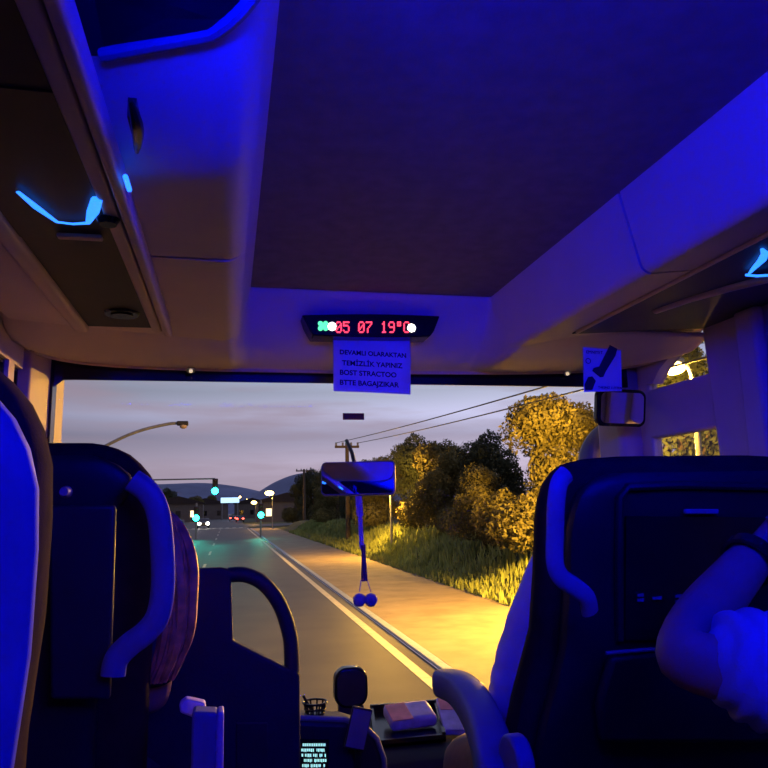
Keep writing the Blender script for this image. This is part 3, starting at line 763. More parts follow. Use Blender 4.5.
# flip armrest reaching forward into the aisle
a_pts = [at(446, 683, 1.62), at(462, 690, 1.52), at(478, 712, 1.40), at(489, 740, 1.30), at(496, 775, 1.22), at(500, 800, 1.19)]
mb = MB(); rr = []
cp = catmull(a_pts, 5)
for i, p in enumerate(cp):
    t_ = (cp[min(i+1, len(cp)-1)]-cp[max(i-1, 0)]).normalized(); sx = Vector((1, 0, 0)); up_ = sx.cross(t_).normalized()
    if up_.z < 0: up_ = -up_
    wd, hg = .032+.004*i/len(cp), .030+.012*(i/len(cp))
    rr.append([p+sx*wd*c_+up_*hg*s2 for c_, s2 in [(math.copysign(abs(cos(q))**.55, cos(q)), math.copysign(abs(sin(q))**.55, sin(q))) for q in [2*pi*j/16 for j in range(16)]]])
mb.loft(rr); mb.build('armrest', M['grey'], sC)
MB().disc(at(508, 765, 1.17), .045, (1, 0, 0), .03, n=24).build('armrest_hinge', M['grey'], sC, bevel=.006)

# ------------------------------------------------------------------ people
def skin_mesh(J, E, root, lv=2):
    names = list(J); idx = {n: i for i, n in enumerate(names)}
    me = bpy.data.meshes.new('sk'); me.from_pydata([tuple(J[n][0]) for n in names], [(idx[a], idx[b]) for a, b in E], [])
    o = bpy.data.objects.new('sk', me); C.objects.link(o)
    md = o.modifiers.new('skin', 'SKIN'); md.use_smooth_shade = True
    if not me.skin_vertices:
        bpy.context.view_layer.objects.active = o
        bpy.ops.mesh.customdata_skin_add()
    for n in names:
        s = me.skin_vertices[0].data[idx[n]]; r = J[n][1]
        s.radius = r if isinstance(r, tuple) else (r, r); s.use_root = (n == root)
    sb = o.modifiers.new('sub', 'SUBSURF'); sb.levels = lv; sb.render_levels = lv
    dg = bpy.context.evaluated_depsgraph_get(); dg.update()
    e = bpy.data.meshes.new_from_object(o.evaluated_get(dg))
    vs = [v.co.copy() for v in e.vertices]; fs = [tuple(p.vertices) for p in e.polygons]
    bpy.data.objects.remove(o); return vs, fs
def head_shape(mb, c, R, s=.115):
    def fn(p, q):
        q = Vector((p.x*.66, p.y*.84, p.z*1.0))*s
        if p.z < 0: q.x *= 1-.28*(-p.z)**1.3; q.y = q.y*(1-.1*(-p.z)) + (.10*s*(-p.z) if p.y > 0 else 0)
        if p.y > .2:
            nz_ = max(0, 1-abs(p.x)/.16)*max(0, 1-abs(p.z+.08)/.22); q.y += .24*s*nz_*(.6+.8*max(0, -p.z))    # nose
            for ex in (-.36, .36):
                ey = max(0, 1-sqrt(((p.x-ex)/.2)**2+((p.z-.05)/.14)**2)); q.y -= .07*s*ey                     # eye sockets
            br = max(0, 1-abs(p.z-.24)/.12)*max(0, 1-abs(p.x)/.6); q.y += .04*s*br                             # brow
            li = max(0, 1-abs(p.z+.48)/.09)*max(0, 1-abs(p.x)/.3); q.y += .06*s*li                             # lips
            chn = max(0, 1-abs(p.z+.85)/.2)*max(0, 1-abs(p.x)/.4); q.y += .08*s*chn
        return R @ q
    mb.ball(c, 1, 36, 26, fn=fn)
    for e in (-1, 1):
        mb.ball(Vector(c)+R @ Vector((e*.67*s, -.06*s, -.03*s)), .26*s, 12, 8, sc=(.3, .7, 1))
def eyes(par, c, R, s=.115):
    for e in (-1, 1):
        MB().ball(Vector(c)+R @ Vector((e*.25*s, .70*s, .06*s)), .11*s, 10, 8).build('eye', M['eye'], par)
def hand(mb, wrist, fwd, palm_n, side, s=1.0, curl=.5):
    f = Vector(fwd).normalized(); n_ = (Vector(palm_n)-f*Vector(palm_n).dot(f)).normalized(); sd = f.cross(n_)*side
    w_ = Vector(wrist)
    rings = []
    for d, hw_, ht in ((-.015, .024, .02), (.01, .03, .018), (.04, .04, .016), (.075, .042, .014), (.092, .038, .011)):
        rings.append([w_+f*d*s+(sd*cos(q)*hw_+n_*sin(q)*ht)*s for q in [2*pi*j/12 for j in range(12)]])
    mb.loft(rings)
    for i, (o_, L) in enumerate(((-.030, .068), (-.010, .078), (.011, .072), (.030, .056))):
        b = w_+f*.08*s+sd*o_*s; p = [b]; d = f.copy()
        for k_, fr_ in enumerate((.45, .32, .23)):
            d = (d*cos(curl*.7)+n_*sin(curl*.7)).normalized(); nn = d; p.append(p[-1]+d*L*fr_*s)
        mb.tube(p, [.0095*s, .009*s, .008*s, .006*s], 8)
    b = w_+f*.02*s-sd*.03*s
    mb.tube([b, b+(f*.6-sd*.7+n_*.2).normalized()*.035*s, b+(f*.9-sd*.6+n_*.4).normalized()*.066*s, b+(f*1.2-sd*.5+n_*.5).normalized()*.088*s], [.013*s, .011*s, .0095*s, .007*s], 8)
TORSO = [('pelvis', 'belly'), ('belly', 'chest'), ('chest', 'neck'), ('neck', 'skull'), ('chest', 'shl'), ('shl', 'ell'), ('ell', 'wrl'), ('chest', 'shr'), ('shr', 'elr'), ('elr', 'wrr'),
         ('pelvis', 'hil'), ('hil', 'knl'), ('knl', 'anl'), ('anl', 'tol'), ('pelvis', 'hir'), ('hir', 'knr'), ('knr', 'anr'), ('anr', 'tor')]
def folds(me, amp, fq, ax_):
    # cloth folds: long soft ridges pushed out along the surface normals
    ns = [v.normal.copy() for v in me.vertices]
    for v, n_ in zip(me.vertices, ns):
        p = v.co
        a = sin(p.dot(ax_)*fq+9*noise.noise(p*4.5))*(.55+.9*abs(noise.noise(p*5+Vector((9, 0, 0)))))
        v.co = p + n_*amp*(abs(a)*1.6-.9+.8*noise.noise(p*11))
def person(label, J, headR, shirt, trousers, sleeve=.55, loose=.012, hairmat=None, arms=('l', 'r'), palm=(0, 0, -1), fold=.0028, fq=40):
    t = thing('person', label, 'person', (J['pelvis'][0].x, J['pelvis'][0].y, 0))
    vs, fs = skin_mesh(J, TORSO, 'pelvis')
    mb = MB().add(vs, fs)
    hc = J['skull'][0]; head_shape(mb, hc+headR @ Vector((0, .02, .02)), headR)
    for s_ in ('l', 'r'):
        wr = J['wr'+s_][0]; f = (wr-J['el'+s_][0]).normalized()
        hand(mb, wr+f*.01, f, palm, 1 if s_ == 'l' else -1, 1.0)
    mb.build('body', M['skin'], t)
    eyes(t, hc+headR @ Vector((0, .02, .02)), headR)
    def grow(r, a): return (r[0]+a, r[1]+a) if isinstance(r, tuple) else r+a
    S = {k: (J[k][0], grow(J[k][1], loose)) for k in ('pelvis', 'belly', 'chest', 'shl', 'shr')}
    S['neck'] = (J['chest'][0].lerp(J['neck'][0], .55), grow(J['neck'][1], loose))
    for s_ in ('l', 'r'):
        S['el'+s_] = (J['sh'+s_][0].lerp(J['el'+s_][0], sleeve), grow(J['el'+s_][1], loose+.016))
    v2, f2 = skin_mesh(S, [e for e in TORSO if e[0] in S and e[1] in S], 'pelvis', 4)
    so = MB().add(v2, f2).build('shirt', shirt, t); folds(so.data, fold, fq, (J['ell'][0]-J['shl'][0]).normalized())
    T = {k: (J[k][0], grow(J[k][1], .010)) for k in ('pelvis', 'hil', 'hir', 'knl', 'knr', 'anl', 'anr')}
    v3, f3 = skin_mesh(T, [e for e in TORSO if e[0] in T and e[1] in T], 'pelvis')
    MB().add(v3, f3).build('trousers', trousers, t)
    return t
V = Vector
def seated(px_, py_, pz, lean=(0, 0), tw=0, sh=.19):
    # pelvis, spine and legs of a seated figure facing forward; the arms are set by the caller
    J = {'pelvis': (V((px_, py_, pz)), (.15, .11)), 'belly': (V((px_+lean[0]*.4, py_-.02+lean[1]*.4, pz+.18)), (.14, .10)),
         'chest': (V((px_+lean[0]*.8, py_-.03+lean[1]*.8, pz+.38)), (.15, .11)), 'neck': (V((px_+lean[0], py_-.02+lean[1], pz+.53)), .055), 'skull': (V((px_+lean[0]*1.1, py_+.0+lean[1]*1.1, pz+.64)), .055)}
    for s_, e in (('l', -1), ('r', 1)):
        J['sh'+s_] = (J['chest'][0]+V((e*sh, 0, .07)), .062)
        J['el'+s_] = (J['sh'+s_][0]+V((e*.05, .1, -.26)), .042); J['wr'+s_] = (J['el'+s_][0]+V((-e*.1, .22, .0)), .029)
        J['hi'+s_] = (V((px_+e*.09, py_+.05, pz-.01)), .085); J['kn'+s_] = (V((px_+e*.10, py_+.46, pz+.02)), .06)
        J['an'+s_] = (V((px_+e*.10, py_+.48, .10)), .04); J['to'+s_] = (V((px_+e*.10, py_+.62, .05)), .03)
    return J
# woman with long hair in the front-left seat
J = seated(-.335, 1.90, .60, lean=(.05, .02), sh=.125)
J['anl'] = (V((-.42, 2.2 - .28, .10)), .04); J['anr'] = (V((-.25, 2.2-.28, .10)), .04); J['tol'] = (V((-.42, 1.94, .05)), .03); J['tor'] = (V((-.25, 1.94, .05)), .03)
for s_, e in (('l', -1), ('r', 1)):
    J['kn'+s_] = (V((-.335+e*.085, 1.88, .63)), .06)
    J['hi'+s_] = (V((-.335+e*.085, 1.86, .58)), .085)
J['pelvis'] = (V((-.335, 1.82, .60)), (.14, .10))
for k in ('belly', 'chest', 'neck', 'skull', 'shl', 'shr', 'ell', 'elr', 'wrl', 'wrr'):
    J[k] = (J[k][0]+V((0, -.06, -.035)), J[k][1])
for s_, e in (('l', -1), ('r', 1)):
    J['el'+s_] = (J['sh'+s_][0]+V((e*.005, .07, -.25)), .042)
    J['wr'+s_] = (J['el'+s_][0]+V((-e*.06, .04, .12)), .028)
Rh = Matrix.Rotation(radians(8), 3, 'Y')
wo = person('person with long brown hair in a dark top seated behind the partition', J, Rh, M['denim'], M['denim'], .8)
hc = J['skull'][0]+V((0, .02, .02))
print('HEAD', hc)
def hairfn(p, q): return q*(1+.05*sin(22*atan2(p.y, p.x))*(1-abs(p.z)))
mb = MB().ball(hc+V((0, -.025, .02)), .118, 40, 20, sc=(.82, .86, 1.02), fn=hairfn)
path = [hc+V((.03, -.06, .03)), at(160, 522, 1.83), at(171, 560, 1.80), at(174, 600, 1.79), at(172, 635, 1.79), at(164, 662, 1.80), at(156, 680, 1.81)]
for i in range(26):
    a = 2*pi*i/26; off = V((cos(a)*.038*random.uniform(.5, 1), sin(a)*.03, 0))
    pp = catmull([p+off*(1+.25*k_*0+random.uniform(-.25, .25))*(.7 if k_ == 0 else 1.0) for k_, p in enumerate(path)], 4)
    n_ = len(pp); mb.tube(pp, [.019*(1-.75*(j/n_)**2.5) for j in range(n_)], 6)
for i in range(14):
    x_ = -.34+.012*i
    mb.tube(catmull([hc+V((-.08+.012*i, -.04, .09)), hc+V((-.1+.014*i, -.09, 0)), hc+V((-.1+.014*i, -.09, -.15)), hc+V((-.1+.014*i, -.08, -.33))], 4), .016, 6)
mb.build('hair', M['hair'], wo)
# passenger in the white shirt beside the right front seat's back
J = seated(.76, 1.52, .62, lean=(-.02, -.06), sh=.19)
J['shl'] = (at(551, 573, 1.42), .060)
J['ell'] = (at(516, 730, 1.50), .052)
J['wrl'] = (at(500, 745, 1.72), .030)
J['chest'] = (V((.75, 1.46, .93)), (.14, .10)); J['neck'] = (V((.78, 1.46, 1.06)), .05); J['skull'] = (V((.80, 1.49, 1.13)), .05)
J['pelvis'] = (V((.76, 1.55, .62)), (.14, .10)); J['belly'] = (V((.75, 1.50, .80)), (.13, .10))
J['shr'] = (V((.93, 1.46, .98)), .06)
J['knl'] = (at(464, 752, 1.98), .062)
wp = person('person in a white shirt and tan trousers seated in the right front seat', J, Matrix.Rotation(radians(-5), 3, 'Z'), M['shirt'], M['tan'], 1.0, .015)
mb = MB().ball(J['skull'][0]+V((0, -.0, .045)), .118, 30, 18, sc=(.74, .88, .98)); mb.build('hair', M['darkhair'], wp)
# passenger whose elbow leans out at the right edge
el = at(666, 660, .86); wr = at(759, 549, .95)
J = seated(1.06, .62, .60, lean=(.02, .0), sh=.18)
J['shl'] = (V((.92, .70, .985)), .072)
J['ell'] = (el, .045); J['wrl'] = (wr, .031)
J['skull'] = (V((1.12, .74, 1.22)), .055); J['neck'] = (V((1.09, .68, 1.12)), .055)
for s_, e in (('l', -1), ('r', 1)):
    J['kn'+s_] = (V((1.06+e*.09, 1.0, .62)), .06); J['an'+s_] = (V((1.06+e*.09, 1.0, .10)), .04); J['to'+s_] = (V((1.06+e*.09, 1.10, .05)), .03)
M['crease'] = M['shirt']
pa = person('person in a white short-sleeved shirt resting a bent arm at the right edge', J, Matrix.Rotation(radians(20), 3, 'Z'), M['shirt_dim'], M['denim'], .92, .018, palm=(1, 0, .2), fold=.007, fq=95)
mb = MB().ball(J['skull'][0]+V((0, -.0, .045)), .118, 30, 18, sc=(.74, .88, .98)); mb.build('hair', M['darkhair'], pa)
f = (wr-el).normalized()
mb = MB()
a = f.orthogonal().normalized(); b = f.cross(a)
ring = [[wr+f*(d-.03)+(a*cos(q)+b*sin(q))*(.034+rr_) for q in [2*pi*j/20 for j in range(20)]] for d, rr_ in ((-.012, 0), (-.008, .004), (.008, .004), (.012, 0))]
wt = thing('wristwatch', 'dark wristwatch on the forearm at the right edge', 'watch', wr)
MB().loft(ring, caps=False).build('strap', M['black'], wt, solid=.003)

# ================================================================== outside
road = MB().add([(-14, -6, ROAD), (2.95, -6, ROAD), (2.95, 700, ROAD), (-14, 700, ROAD)], [(0, 1, 2, 3)])
struct('road', road, M['asphalt'], smooth=False)
mb = MB().span(2.56, 2.72, -6, 103, ROAD, ROAD+.006); struct('road_line', mb, M['line'], smooth=False)
for i in range(9):
    mb = MB().span(-1.02, -.9, 8+11*i, 12+11*i, ROAD, ROAD+.006); struct('road_line', mb, M['line'], smooth=False)
mb = MB().span(-6, 2.5, 104, 105.2, ROAD, ROAD+.006); struct('road_line', mb, M['line'], smooth=False)
for i in range(9):
    mb = MB().span(-6+.95*i, -5.5+.95*i, 107, 110, ROAD, ROAD+.006); struct('road_line', mb, M['line'], smooth=False)
mb = MB().span(2.95, 3.12, -6, 100, ROAD, ROAD+.05); struct('kerb', mb, M['kerb'], bevel=.02)
mb = MB().span(3.12, 6.3, -6, 100, ROAD-.1, ROAD+.045); struct('pavement', mb, M['pave'], smooth=False)
mb = MB().add([(-14, 118, ROAD-.005), (60, 106, ROAD-.005), (60, 124, ROAD-.005), (-14, 140, ROAD-.005)], [(0, 1, 2, 3)])
struct('side_road', mb, M['asphalt'], smooth=False)
# rising verge on the right, flat land around
def bank(x, y):
    t = smooth(6.3, 8.6, x); fade = 1-smooth(85, 103, y)
    return ROAD+.06+(1.05*t+.25*noise.noise(V((x*.35, y*.25, 0)))*t+.03*noise.noise(V((x*2, y*2, 1))))*fade
nx, ny = 26, 110
rows = []
for j in range(ny+1):
    y = -6+j*(111./ny); rows.append([V((6.25+(i/nx)**1.6*34, y, bank(6.25+(i/nx)**1.6*34, y))) for i in range(nx+1)])
struct('verge_ground', MB().loft(rows, caps=False, closed=False), M['earth'])
struct('left_ground', MB().add([(-14, -6, ROAD-.02), (-14, 700, ROAD-.02), (-900, 900, ROAD-.02), (-300, -6, ROAD-.02)], [(0, 1, 2, 3)]), M['earth'], smooth=False)
struct('right_ground', MB().add([(2.95, 104, ROAD-.03), (300, 60, ROAD-.03), (900, 900, ROAD-.03), (2.95, 900, ROAD-.03)], [(0, 1, 2, 3)]), M['earth'], smooth=False)
# grass on the verge
rg = random.Random(3)
gv, gf = [], []
for i in range(16000):
    y = 6+70*rg.random()**1.5; x = 6.2+abs(rg.gauss(0, 1.6)); z = bank(x, y)
    h_ = rg.uniform(.08, .30)*(1+.5*(x > 7)); a = rg.uniform(0, 2*pi); w_ = .03+.0012*y; lx, ly = rg.uniform(-.12, .12), rg.uniform(-.12, .12)
    k_ = len(gv); gv += [(x-w_*cos(a), y-w_*sin(a), z-.02), (x+w_*cos(a), y+w_*sin(a), z-.02), (x+lx, y+ly, z+h_)]; gf.append((k_, k_+1, k_+2))
gm = MB(); gm.v = gv; gm.f = gf
go = gm.build('grass', M['grass'], smooth=False); tag(go, 'rough green grass growing on the roadside verge', 'grass', kind='stuff')

# trees
def tree_meshes(seed, h, blobs, nleaf, leaf, lm, trunk_r):
    r = random.Random(seed)
    lv, lf = [], []
    wts = [b[3]**2 for b in blobs]
    for i in range(nleaf):
        bx, by, bz, br = r.choices(blobs, wts)[0]
        d = V((r.gauss(0, 1), r.gauss(0, 1), r.gauss(0, 1))).normalized()
        rad = br*(.55+.5*r.random()**.5)*(1+.28*noise.noise(V((bx, by, bz))*3+d*2.3))
        c = V((bx, by, bz))+V((d.x*rad, d.y*rad, d.z*rad*.9))
        if c.z < .25: c.z = .25+.3*r.random()
        n_ = (d+V((r.gauss(0, .6), r.gauss(0, .6), r.gauss(0, .6)))).normalized(); a = n_.orthogonal().normalized(); a = a*cos(r.random()*6.3)+n_.cross(a)*sin(r.random()*6.3); a.normalize(); b = n_.cross(a)
        s_ = leaf*r.uniform(.6, 1.3); k_ = len(lv)
        lv += [c-a*s_, c+b*s_*.45, c+a*s_, c-b*s_*.45]; lf.append((k_, k_+1, k_+2, k_+3))
    L = MB(); L.v = lv; L.f = lf
    T = MB(); T.tube([(0, 0, -.4), (.04, .02, h*.25), (-.05, .03, h*.5), (.02, 0, h*.8)], [trunk_r, trunk_r*.8, trunk_r*.5, trunk_r*.15], 10)
    for bx, by, bz, br in blobs[:7]: T.tube([(0, 0, h*.22), (bx*.5, by*.5, bz*.6), (bx, by, bz)], [trunk_r*.5, trunk_r*.3, trunk_r*.08], 7)
    return L, T
def blobset(seed, h, w_, n):
    r = random.Random(seed); res = []
    for i in range(n):
        z = h*r.uniform(.16, .86); q = w_*(1-.55*(z/h)**2)
        a = r.uniform(0, 6.28); d = q*sqrt(r.random())*.75
        res.append((cos(a)*d, sin(a)*d, z, r.uniform(.26, .42)*w_))
    res.append((0, 0, h*.85, .3*w_)); return res
protos = []
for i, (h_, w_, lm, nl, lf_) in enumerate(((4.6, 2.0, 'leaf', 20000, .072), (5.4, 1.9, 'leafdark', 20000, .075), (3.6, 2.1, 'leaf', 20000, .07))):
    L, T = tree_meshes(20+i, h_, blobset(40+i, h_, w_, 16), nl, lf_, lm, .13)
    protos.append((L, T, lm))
tree_first = {}
def put_tree(k, x, y, s, rz, label):
    loc = (x, y, bank(x, y)-.05)
    if k not in tree_first:
        t = thing('roadside_tree', label, 'tree', (0, 0, 0), 0, 'trees along the right verge')
        L, T, lm = protos[k]; L.build('crown', M[lm], t, smooth=False); T.build('trunk', M['bark'], t)
        tree_first[k] = t
    else:
        t = copy_tree(tree_first[k]); t['label'] = label
    t.location = loc; t.rotation_euler = (0, 0, rz); t.scale = (s, s, s)
    return t
TL = [(0, 8.2, 18.2, .98, 'bright yellow-lit tree beside the wide seat, nearest the road'), (1, 11.3, 16.4, 1.12, 'tall tree whose top reaches the header beside the safety card'),
      (2, 7.9, 22.0, .72, 'small yellow-edged bush left of the bright yellow tree'), (0, 11.2, 22.6, 1.02, 'dark tree standing behind the bright yellow one'),
      (1, 9.6, 25.6, .80, 'dark tree forming the second dip of the skyline'), (2, 8.9, 28.6, .95, 'low dark bush at the dip of the skyline'),
      (0, 9.3, 32.5, .96, 'dark tall tree right of the inside mirror'), (1, 9.8, 37.5, 1.02, 'dark tree just right of the utility pole'),
      (2, 9.0, 42.5, 1.2, 'dark bush behind the inside mirror'), (0, 9.4, 48.5, 1.0, 'dark tree left behind the inside mirror'),
      (1, 9.0, 55.0, .85, 'dark tree seen just left of the inside mirror'), (2, 9.3, 63.0, 1.1, 'small dark bush beyond the mirror towards the junction'), (0, 9.2, 73.0, .8, 'farthest dark tree before the junction on the verge'),
      (0, 11.0, 12.0, 1.0, 'sodium-lit tree seen through the door pane'), (2, 13.9, 17.4, 1.15, 'sodium-lit bush beyond the tree that shows through the door pane'), (1, 12.6, 8.4, .9, 'dark tree at the rear edge of the door pane')]
for i, (k, x, y, s, lab) in enumerate(TL): put_tree(k, x, y, s, i*1.9, lab)

# near street lamps along the right verge; the second and third are added
def lamp_post(label, x, y, h_, arm, lit, far=False, group=None, z0=ROAD, power=0):
    t = thing('street_lamp', label, 'street lamp', (x, y, z0), 0, group)
    MB().tube([(x, y, z0), (x, y, z0+h_*.6), (x, y, z0+h_-.15)], [.07, .055, .045], 10).build('pole', M['steel'], t)
    MB().tube(catmull([(x, y, z0+h_-.2), (x+arm*.15, y, z0+h_), (x+arm*.6, y, z0+h_+.12), (x+arm, y, z0+h_+.12)], 5), .03, 8).build('arm', M['steel'], t)
    hx = V((x+arm*1.15, y, z0+h_+.10))
    MB().box(hx, (abs(arm)*.45+.2, .24, .12)).build('lamp_head', M['steel'], t, bevel=.03)
    MB().ball(hx+V((0, 0, -.09)), .17 if not far else .45, 14, 8, sc=(1.3, 1, .7)).build('lamp_lens', M['sodium'] if lit and not far else M['sodium_far'] if lit else M['dead_lamp'], t)  # lit lens ball made oversized to suggest its glow
    if power:
        light('lamp_light', 'POINT', hx+V((0, 0, -.42)), power, SODIUM, .12, parent=None)
    return t
lp = at(672, 367, 10.4)
lamp_post('lit yellow street lamp seen through the quarter window of the door', lp.x+.35, lp.y, lp.z-ROAD-.02, -.3, True, power=3000)
lp2 = at(640, 442, 12.6)  # unseen lamp, added to brighten the trees on the right
lamp_post('added street lamp lighting the trees, hidden behind the post beside the door', lp2.x+.3, lp2.y, lp2.z-ROAD, -.3, True, power=6500)
lp3 = at(384, 480, 33)  # unseen lamp, added so that light reaches the grass farther along
lamp_post('added street lamp lighting the verge grass, hidden behind the inside mirror', lp3.x+.3, lp3.y, lp3.z-ROAD, -.3, True, power=2600)
# unlit lamp arching over the road from the left
hp_ = at(181, 424, 24.0)
t = thing('street_lamp', 'unlit street lamp arching in from the left above the road', 'street lamp', (hp_.x-6, 24, ROAD))
MB().tube(catmull([(hp_.x-6.2, 24.5, ROAD), (hp_.x-5.6, 24.4, 2.0), (hp_.x-3.4, 24.2, hp_.z-1.25), (hp_.x-1.6, 24, hp_.z-.35), (hp_.x-.5, 24, hp_.z-.02), (hp_.x, 24, hp_.z+.03)], 6), .05, 8).build('arched_pole', M['steel'], t)
MB().box(hp_+V((.05, 0, .02)), (.36, .22, .14)).build('lamp_head', M['dark'], t, bevel=.03)
MB().ball(hp_+V((.08, -.03, -.08)), .10, 12, 8, sc=(1.2, 1, .8)).build('lamp_lens', M['dead_lamp'], t)
# distant lit lamps
for (a, b), yy, lab in (((271, 494), 95, 'lit yellow street lamp on a tall pole right of the junction'), ((255, 503), 150, 'smaller lit street lamp beyond the junction, left of the tall lit one')):
    p = at(a, b, yy); lamp_post(lab, p.x+.2, yy, p.z-ROAD+.1, -.35, True, far=True, power=1400 if yy < 100 else 900)
far_pts = [((240, 497), 330), ((218, 505), 300), ((177, 503), 260), ((296, 497), 210), ((284, 500), 300), ((209, 510), 280), ((247, 500), 420), ((313, 487), 210), ((225, 501), 520), ((164, 509), 240)]
far_labels = ['far street light right of the blue sign', 'far street light low left of the red tail lights', 'far street light at the left over the oncoming cars', 'far street light right of the tall lit lamp', 'far street light beside the tall lit lamp',
              'far street light left of the sign', 'far street light between the sign and the lit lamps', 'far street light high beside the right hill', 'farthest street light below the blue sign', 'far street light at the seat edge']
for ((a, b), yy), lab in zip(far_pts, far_labels):
    p = at(a, b, yy)
    t = thing('far_street_lamp', lab, 'street lamp', (p.x, yy, ROAD), 0, 'distant street lights')
    MB().ball(p, .0013*yy, 10, 8).build('lamp_lens', M['sodium_far'], t)
    MB().tube([(p.x, yy+.4, p.z+.1), (p.x, yy+.4, ROAD-.1)], .12, 6).build('pole', M['steel'], t)
# traffic signals
def signal(label, a, b, yy, mast):
    p = at(a, b, yy)
    t = thing('traffic_light', label, 'traffic light', (p.x, yy, ROAD), 0, 'green traffic lights at the junction')
    MB().span(p.x-.22, p.x+.22, yy+.12, yy+.4, p.z-.3, p.z+1.0).build('housing', M['dark'], t, bevel=.05)
    MB().ball(p, .27, 14, 8, sc=(1, .5, 1)).build('green_lens', M['sig_green'], t)  # lit lens swollen beyond the unlit ones to stand for its glare
    for k_ in (1, 2): MB().ball(p+V((0, .1, .42*k_)), .15, 12, 8, sc=(1, .5, 1)).build('unlit_lens', M['sig_off'], t)
    if mast:
        xm = -9.5
        MB().tube([(xm, yy+.3, ROAD), (xm, yy+.3, p.z+.6), (xm+1, yy+.3, p.z+.95), (p.x, yy+.3, p.z+1.0)], .06, 8).build('mast', M['steel'], t)
    else:
        MB().tube([(p.x, yy+.5, ROAD), (p.x, yy+.5, p.z+1.3)], .08, 8).build('post', M['steel'], t)
    o = light('signal_glow', 'SPOT', p+V((0, -.35, 0)), 240, (.02, 1.0, .68), .15, spot=radians(70)); aim(o, (p.x*.6+.2, yy-45, ROAD))
signal('green traffic light hung over the road from a mast arm', 215, 491, 60, True)
signal('green traffic light low on the left of the junction beside headlights', 196, 518, 66, False)
signal('green traffic light low on the right of the junction beside the pavement', 261, 515, 66, False)
# vehicles
def car(label, p, heading, lamps):
    t = thing('car', label, 'car', (p.x, p.y, ROAD), heading, 'cars at the junction')
    X = Matrix.Rotation(heading, 4, 'Z'); X.translation = V((p.x, p.y, ROAD))
    def T(mb): mb.v = [X @ v for v in mb.v]; return mb
    prof = [(-2.1, .35), (-2.1, .85), (-1.2, .95), (-.6, 1.42), (.9, 1.42), (1.6, .98), (2.1, .85), (2.1, .35)]
    T(MB().prism([(-.85, y, z) for y, z in prof], (1.7, 0, 0))).build('body', M['carpaint'], t, bevel=.08)
    T(MB().prism([(-.86, y, z) for y, z in ((-1.0, 1.0), (-.55, 1.36), (.8, 1.36), (1.35, 1.0))], (1.72, 0, 0))).build('windows', M['carglass'], t, smooth=False)
    for sx in (-1, 1):
        for wy in (-1.3, 1.3): T(MB().disc((sx*.72, wy, .32), .32, (sx, 0, 0), .16)).build('wheel', M['tyre'], t)
        if lamps == 'front': T(MB().ball((sx*.6, -2.12, .68), .20, 12, 8, sc=(1.2, .5, 1))).build('headlight', M['hl'], t)
        else: T(MB().ball((sx*.65, -2.12, .78), .22, 12, 8, sc=(1.2, .5, .8))).build('tail_light', M['tail'], t)
def ground_at(a, b): return atz(a, b, ROAD)
p = at(203, 519, 112); car('oncoming car with bright headlights beside the low left traffic light', p, radians(4), 'front')
p = at(177, 524.5, 96); car('oncoming car with headlights at the edge of the left front seat', p, radians(6), 'front')
p = at(233, 506, 190); p.x = at(233, 514, 190).x; car('car with red tail lights going away below the blue sign', p, 0, 'rear')
p = at(237, 508, 165); p.x = at(240, 514, 165).x; car('second car with red tail lights, nearer than the one below the sign', p, 0, 'rear')
# lit sign and houses at the junction
p = at(230, 500, 215)
t = thing('roadside_sign', 'lit pale blue sign over the far road', 'sign', (p.x, 215, ROAD))
MB().span(p.x-2.6, p.x+2.6, 215, 215.3, p.z-.8, p.z+.7).build('face', M['sign'], t, smooth=False)
for s_ in (-1, 1): MB().tube([(p.x+s_*2.2, 215.2, ROAD), (p.x+s_*2.2, 215.2, p.z)], .15, 8).build('post', M['steel'], t)
def house(label, a, b, yy, w_, h_, seed):
    r = random.Random(seed); p = at(a, b, yy); x0, x1 = p.x-w_/2, p.x+w_/2
    t = thing('house', label, 'house', (p.x, yy, ROAD), 0)
    MB().span(x0, x1, yy, yy+8, ROAD-.1, ROAD+h_).build('wall', M['build'], t, smooth=False)
    MB().prism([(x0-.4, yy-.4, ROAD+h_), (x1+.4, yy-.4, ROAD+h_), (x1+.4, yy+8.4, ROAD+h_), (x0-.4, yy+8.4, ROAD+h_)], (0, 0, .25)).prism([(x0-.4, yy-.4, ROAD+h_+.25), (x1+.4, yy-.4, ROAD+h_+.25), (p.x, yy-.4, ROAD+h_+2)], (0, 8.8, 0)).build('roof', M['rooft'], t, smooth=False)
    for i in range(3):
        xx = x0+w_*(.2+.3*i)
        MB().span(xx-.6, xx+.6, yy-.06, yy, ROAD+1.2, ROAD+2.8).build('window', M['litwin'] if r.random() < .6 else M['carglass'], t, smooth=False)
house('low dark house with lit windows right of the junction lamps', 287, 515, 160, 13, 4.2, 1)
house('dark house with a lit window far left behind the oncoming cars', 178, 515, 190, 12, 4.5, 2)
house('dark house left of the far road behind the mast arm', 205, 514, 250, 15, 5, 5)
house('distant house beyond the right-hand traffic light', 252, 512, 260, 12, 5, 6)
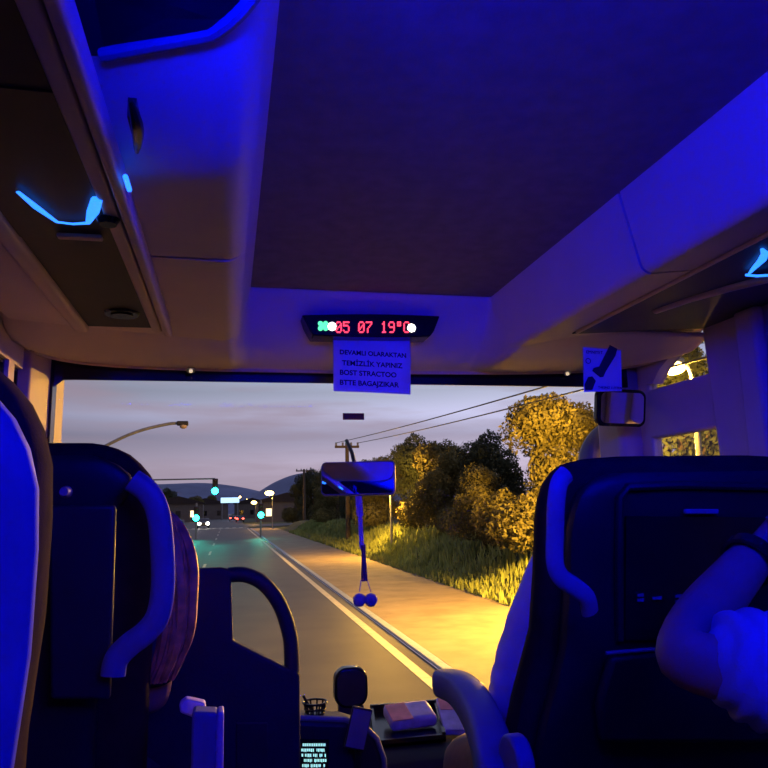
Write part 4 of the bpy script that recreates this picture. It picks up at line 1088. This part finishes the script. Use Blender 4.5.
# distant trees beyond the junction
for i, (a, yy, s, lab) in enumerate(((298, 118, 1.5, 'dark tree beyond the junction behind the house on the right'), (312, 112, 1.7, 'large dark tree beyond the junction under the farther pole'), (192, 230, 2.0, 'dark tree far left behind the overhead signal'),
                                (212, 300, 2.0, 'dark tree far behind the signs'), (166, 205, 1.8, 'dark tree at the seat edge far left'), (248, 330, 2.0, 'dark tree far right of the road'), (276, 250, 1.7, 'dark tree behind the tall lit lamp'), (327, 104, 1.7, 'dark tree at the end of the verge behind the mirror'))):
    p = at(a, 515, yy); c = copy_tree(tree_first[i % 3]); c['label'] = lab; c['group'] = 'trees beyond the junction'
    c.location = (p.x, yy, ROAD-.1); c.scale = (s, s, s); c.rotation_euler = (0, 0, i*1.3)
# utility poles and wires
def upole(label, a, b, yy, wid, sc_=1.0):
    p = at(a, b, yy)
    t = thing('utility_pole', label, 'utility pole', (p.x, yy, ROAD), 0, 'utility poles along the road')
    MB().tube([(p.x, yy, ROAD), (p.x, yy, p.z+.25)], [.16*sc_, .11*sc_], 10).build('pole', M['bark'], t)
    MB().span(p.x-wid, p.x+wid, yy-.07, yy+.07, p.z-.06, p.z+.08).build('crossarm', M['bark'], t)
    for q in (-.9, -.35, .35, .9): MB().disc((p.x+wid*q, yy, p.z+.08), .06*sc_, (0, 0, 1), .2).build('insulator', M['grey'], t)
    return p
pA = upole('utility pole with a crossarm rising behind the inside mirror', 347, 447, 44, .75)
pB = upole('farther utility pole with crossarm above the right hill', 304, 471, 95, 1.05, 1.3)
for dx, (a, b), lab in ((-.35, (560, 378), 'upper power line crossing the sky towards the safety card'), (.35, (572, 388), 'lower power line crossing the sky towards the safety card')):
    q0 = pA+V((dx*2, 0, .25)); q1 = at(a, b, 13.0)
    q1 = q0+(q1-q0)*1.35
    pts = [q0.lerp(q1, i/16)-V((0, 0, .12*sin(pi*i/16))) for i in range(17)]
    tag(MB().tube(pts, .018, 6).build('power_line', M['wire']), lab, 'cable', 'power lines over the verge')
# hills
def hill(name, ptsx, yy, depth, label):
    top = [at(a, b, yy) for a, b in ptsx]
    top = catmull(top, 5); rows = []
    for j in range(9):
        v = j/8; rows.append([V((p.x*(1+.0*v), yy+depth*(v-.5)*2, ROAD-2+(p.z-ROAD+2)*sin(pi*v)**.8*(1 if v else 0))) for p in top])
    o = MB().loft(rows, caps=False, closed=False).build(name, M['hill']); o['kind'] = 'structure'; return o
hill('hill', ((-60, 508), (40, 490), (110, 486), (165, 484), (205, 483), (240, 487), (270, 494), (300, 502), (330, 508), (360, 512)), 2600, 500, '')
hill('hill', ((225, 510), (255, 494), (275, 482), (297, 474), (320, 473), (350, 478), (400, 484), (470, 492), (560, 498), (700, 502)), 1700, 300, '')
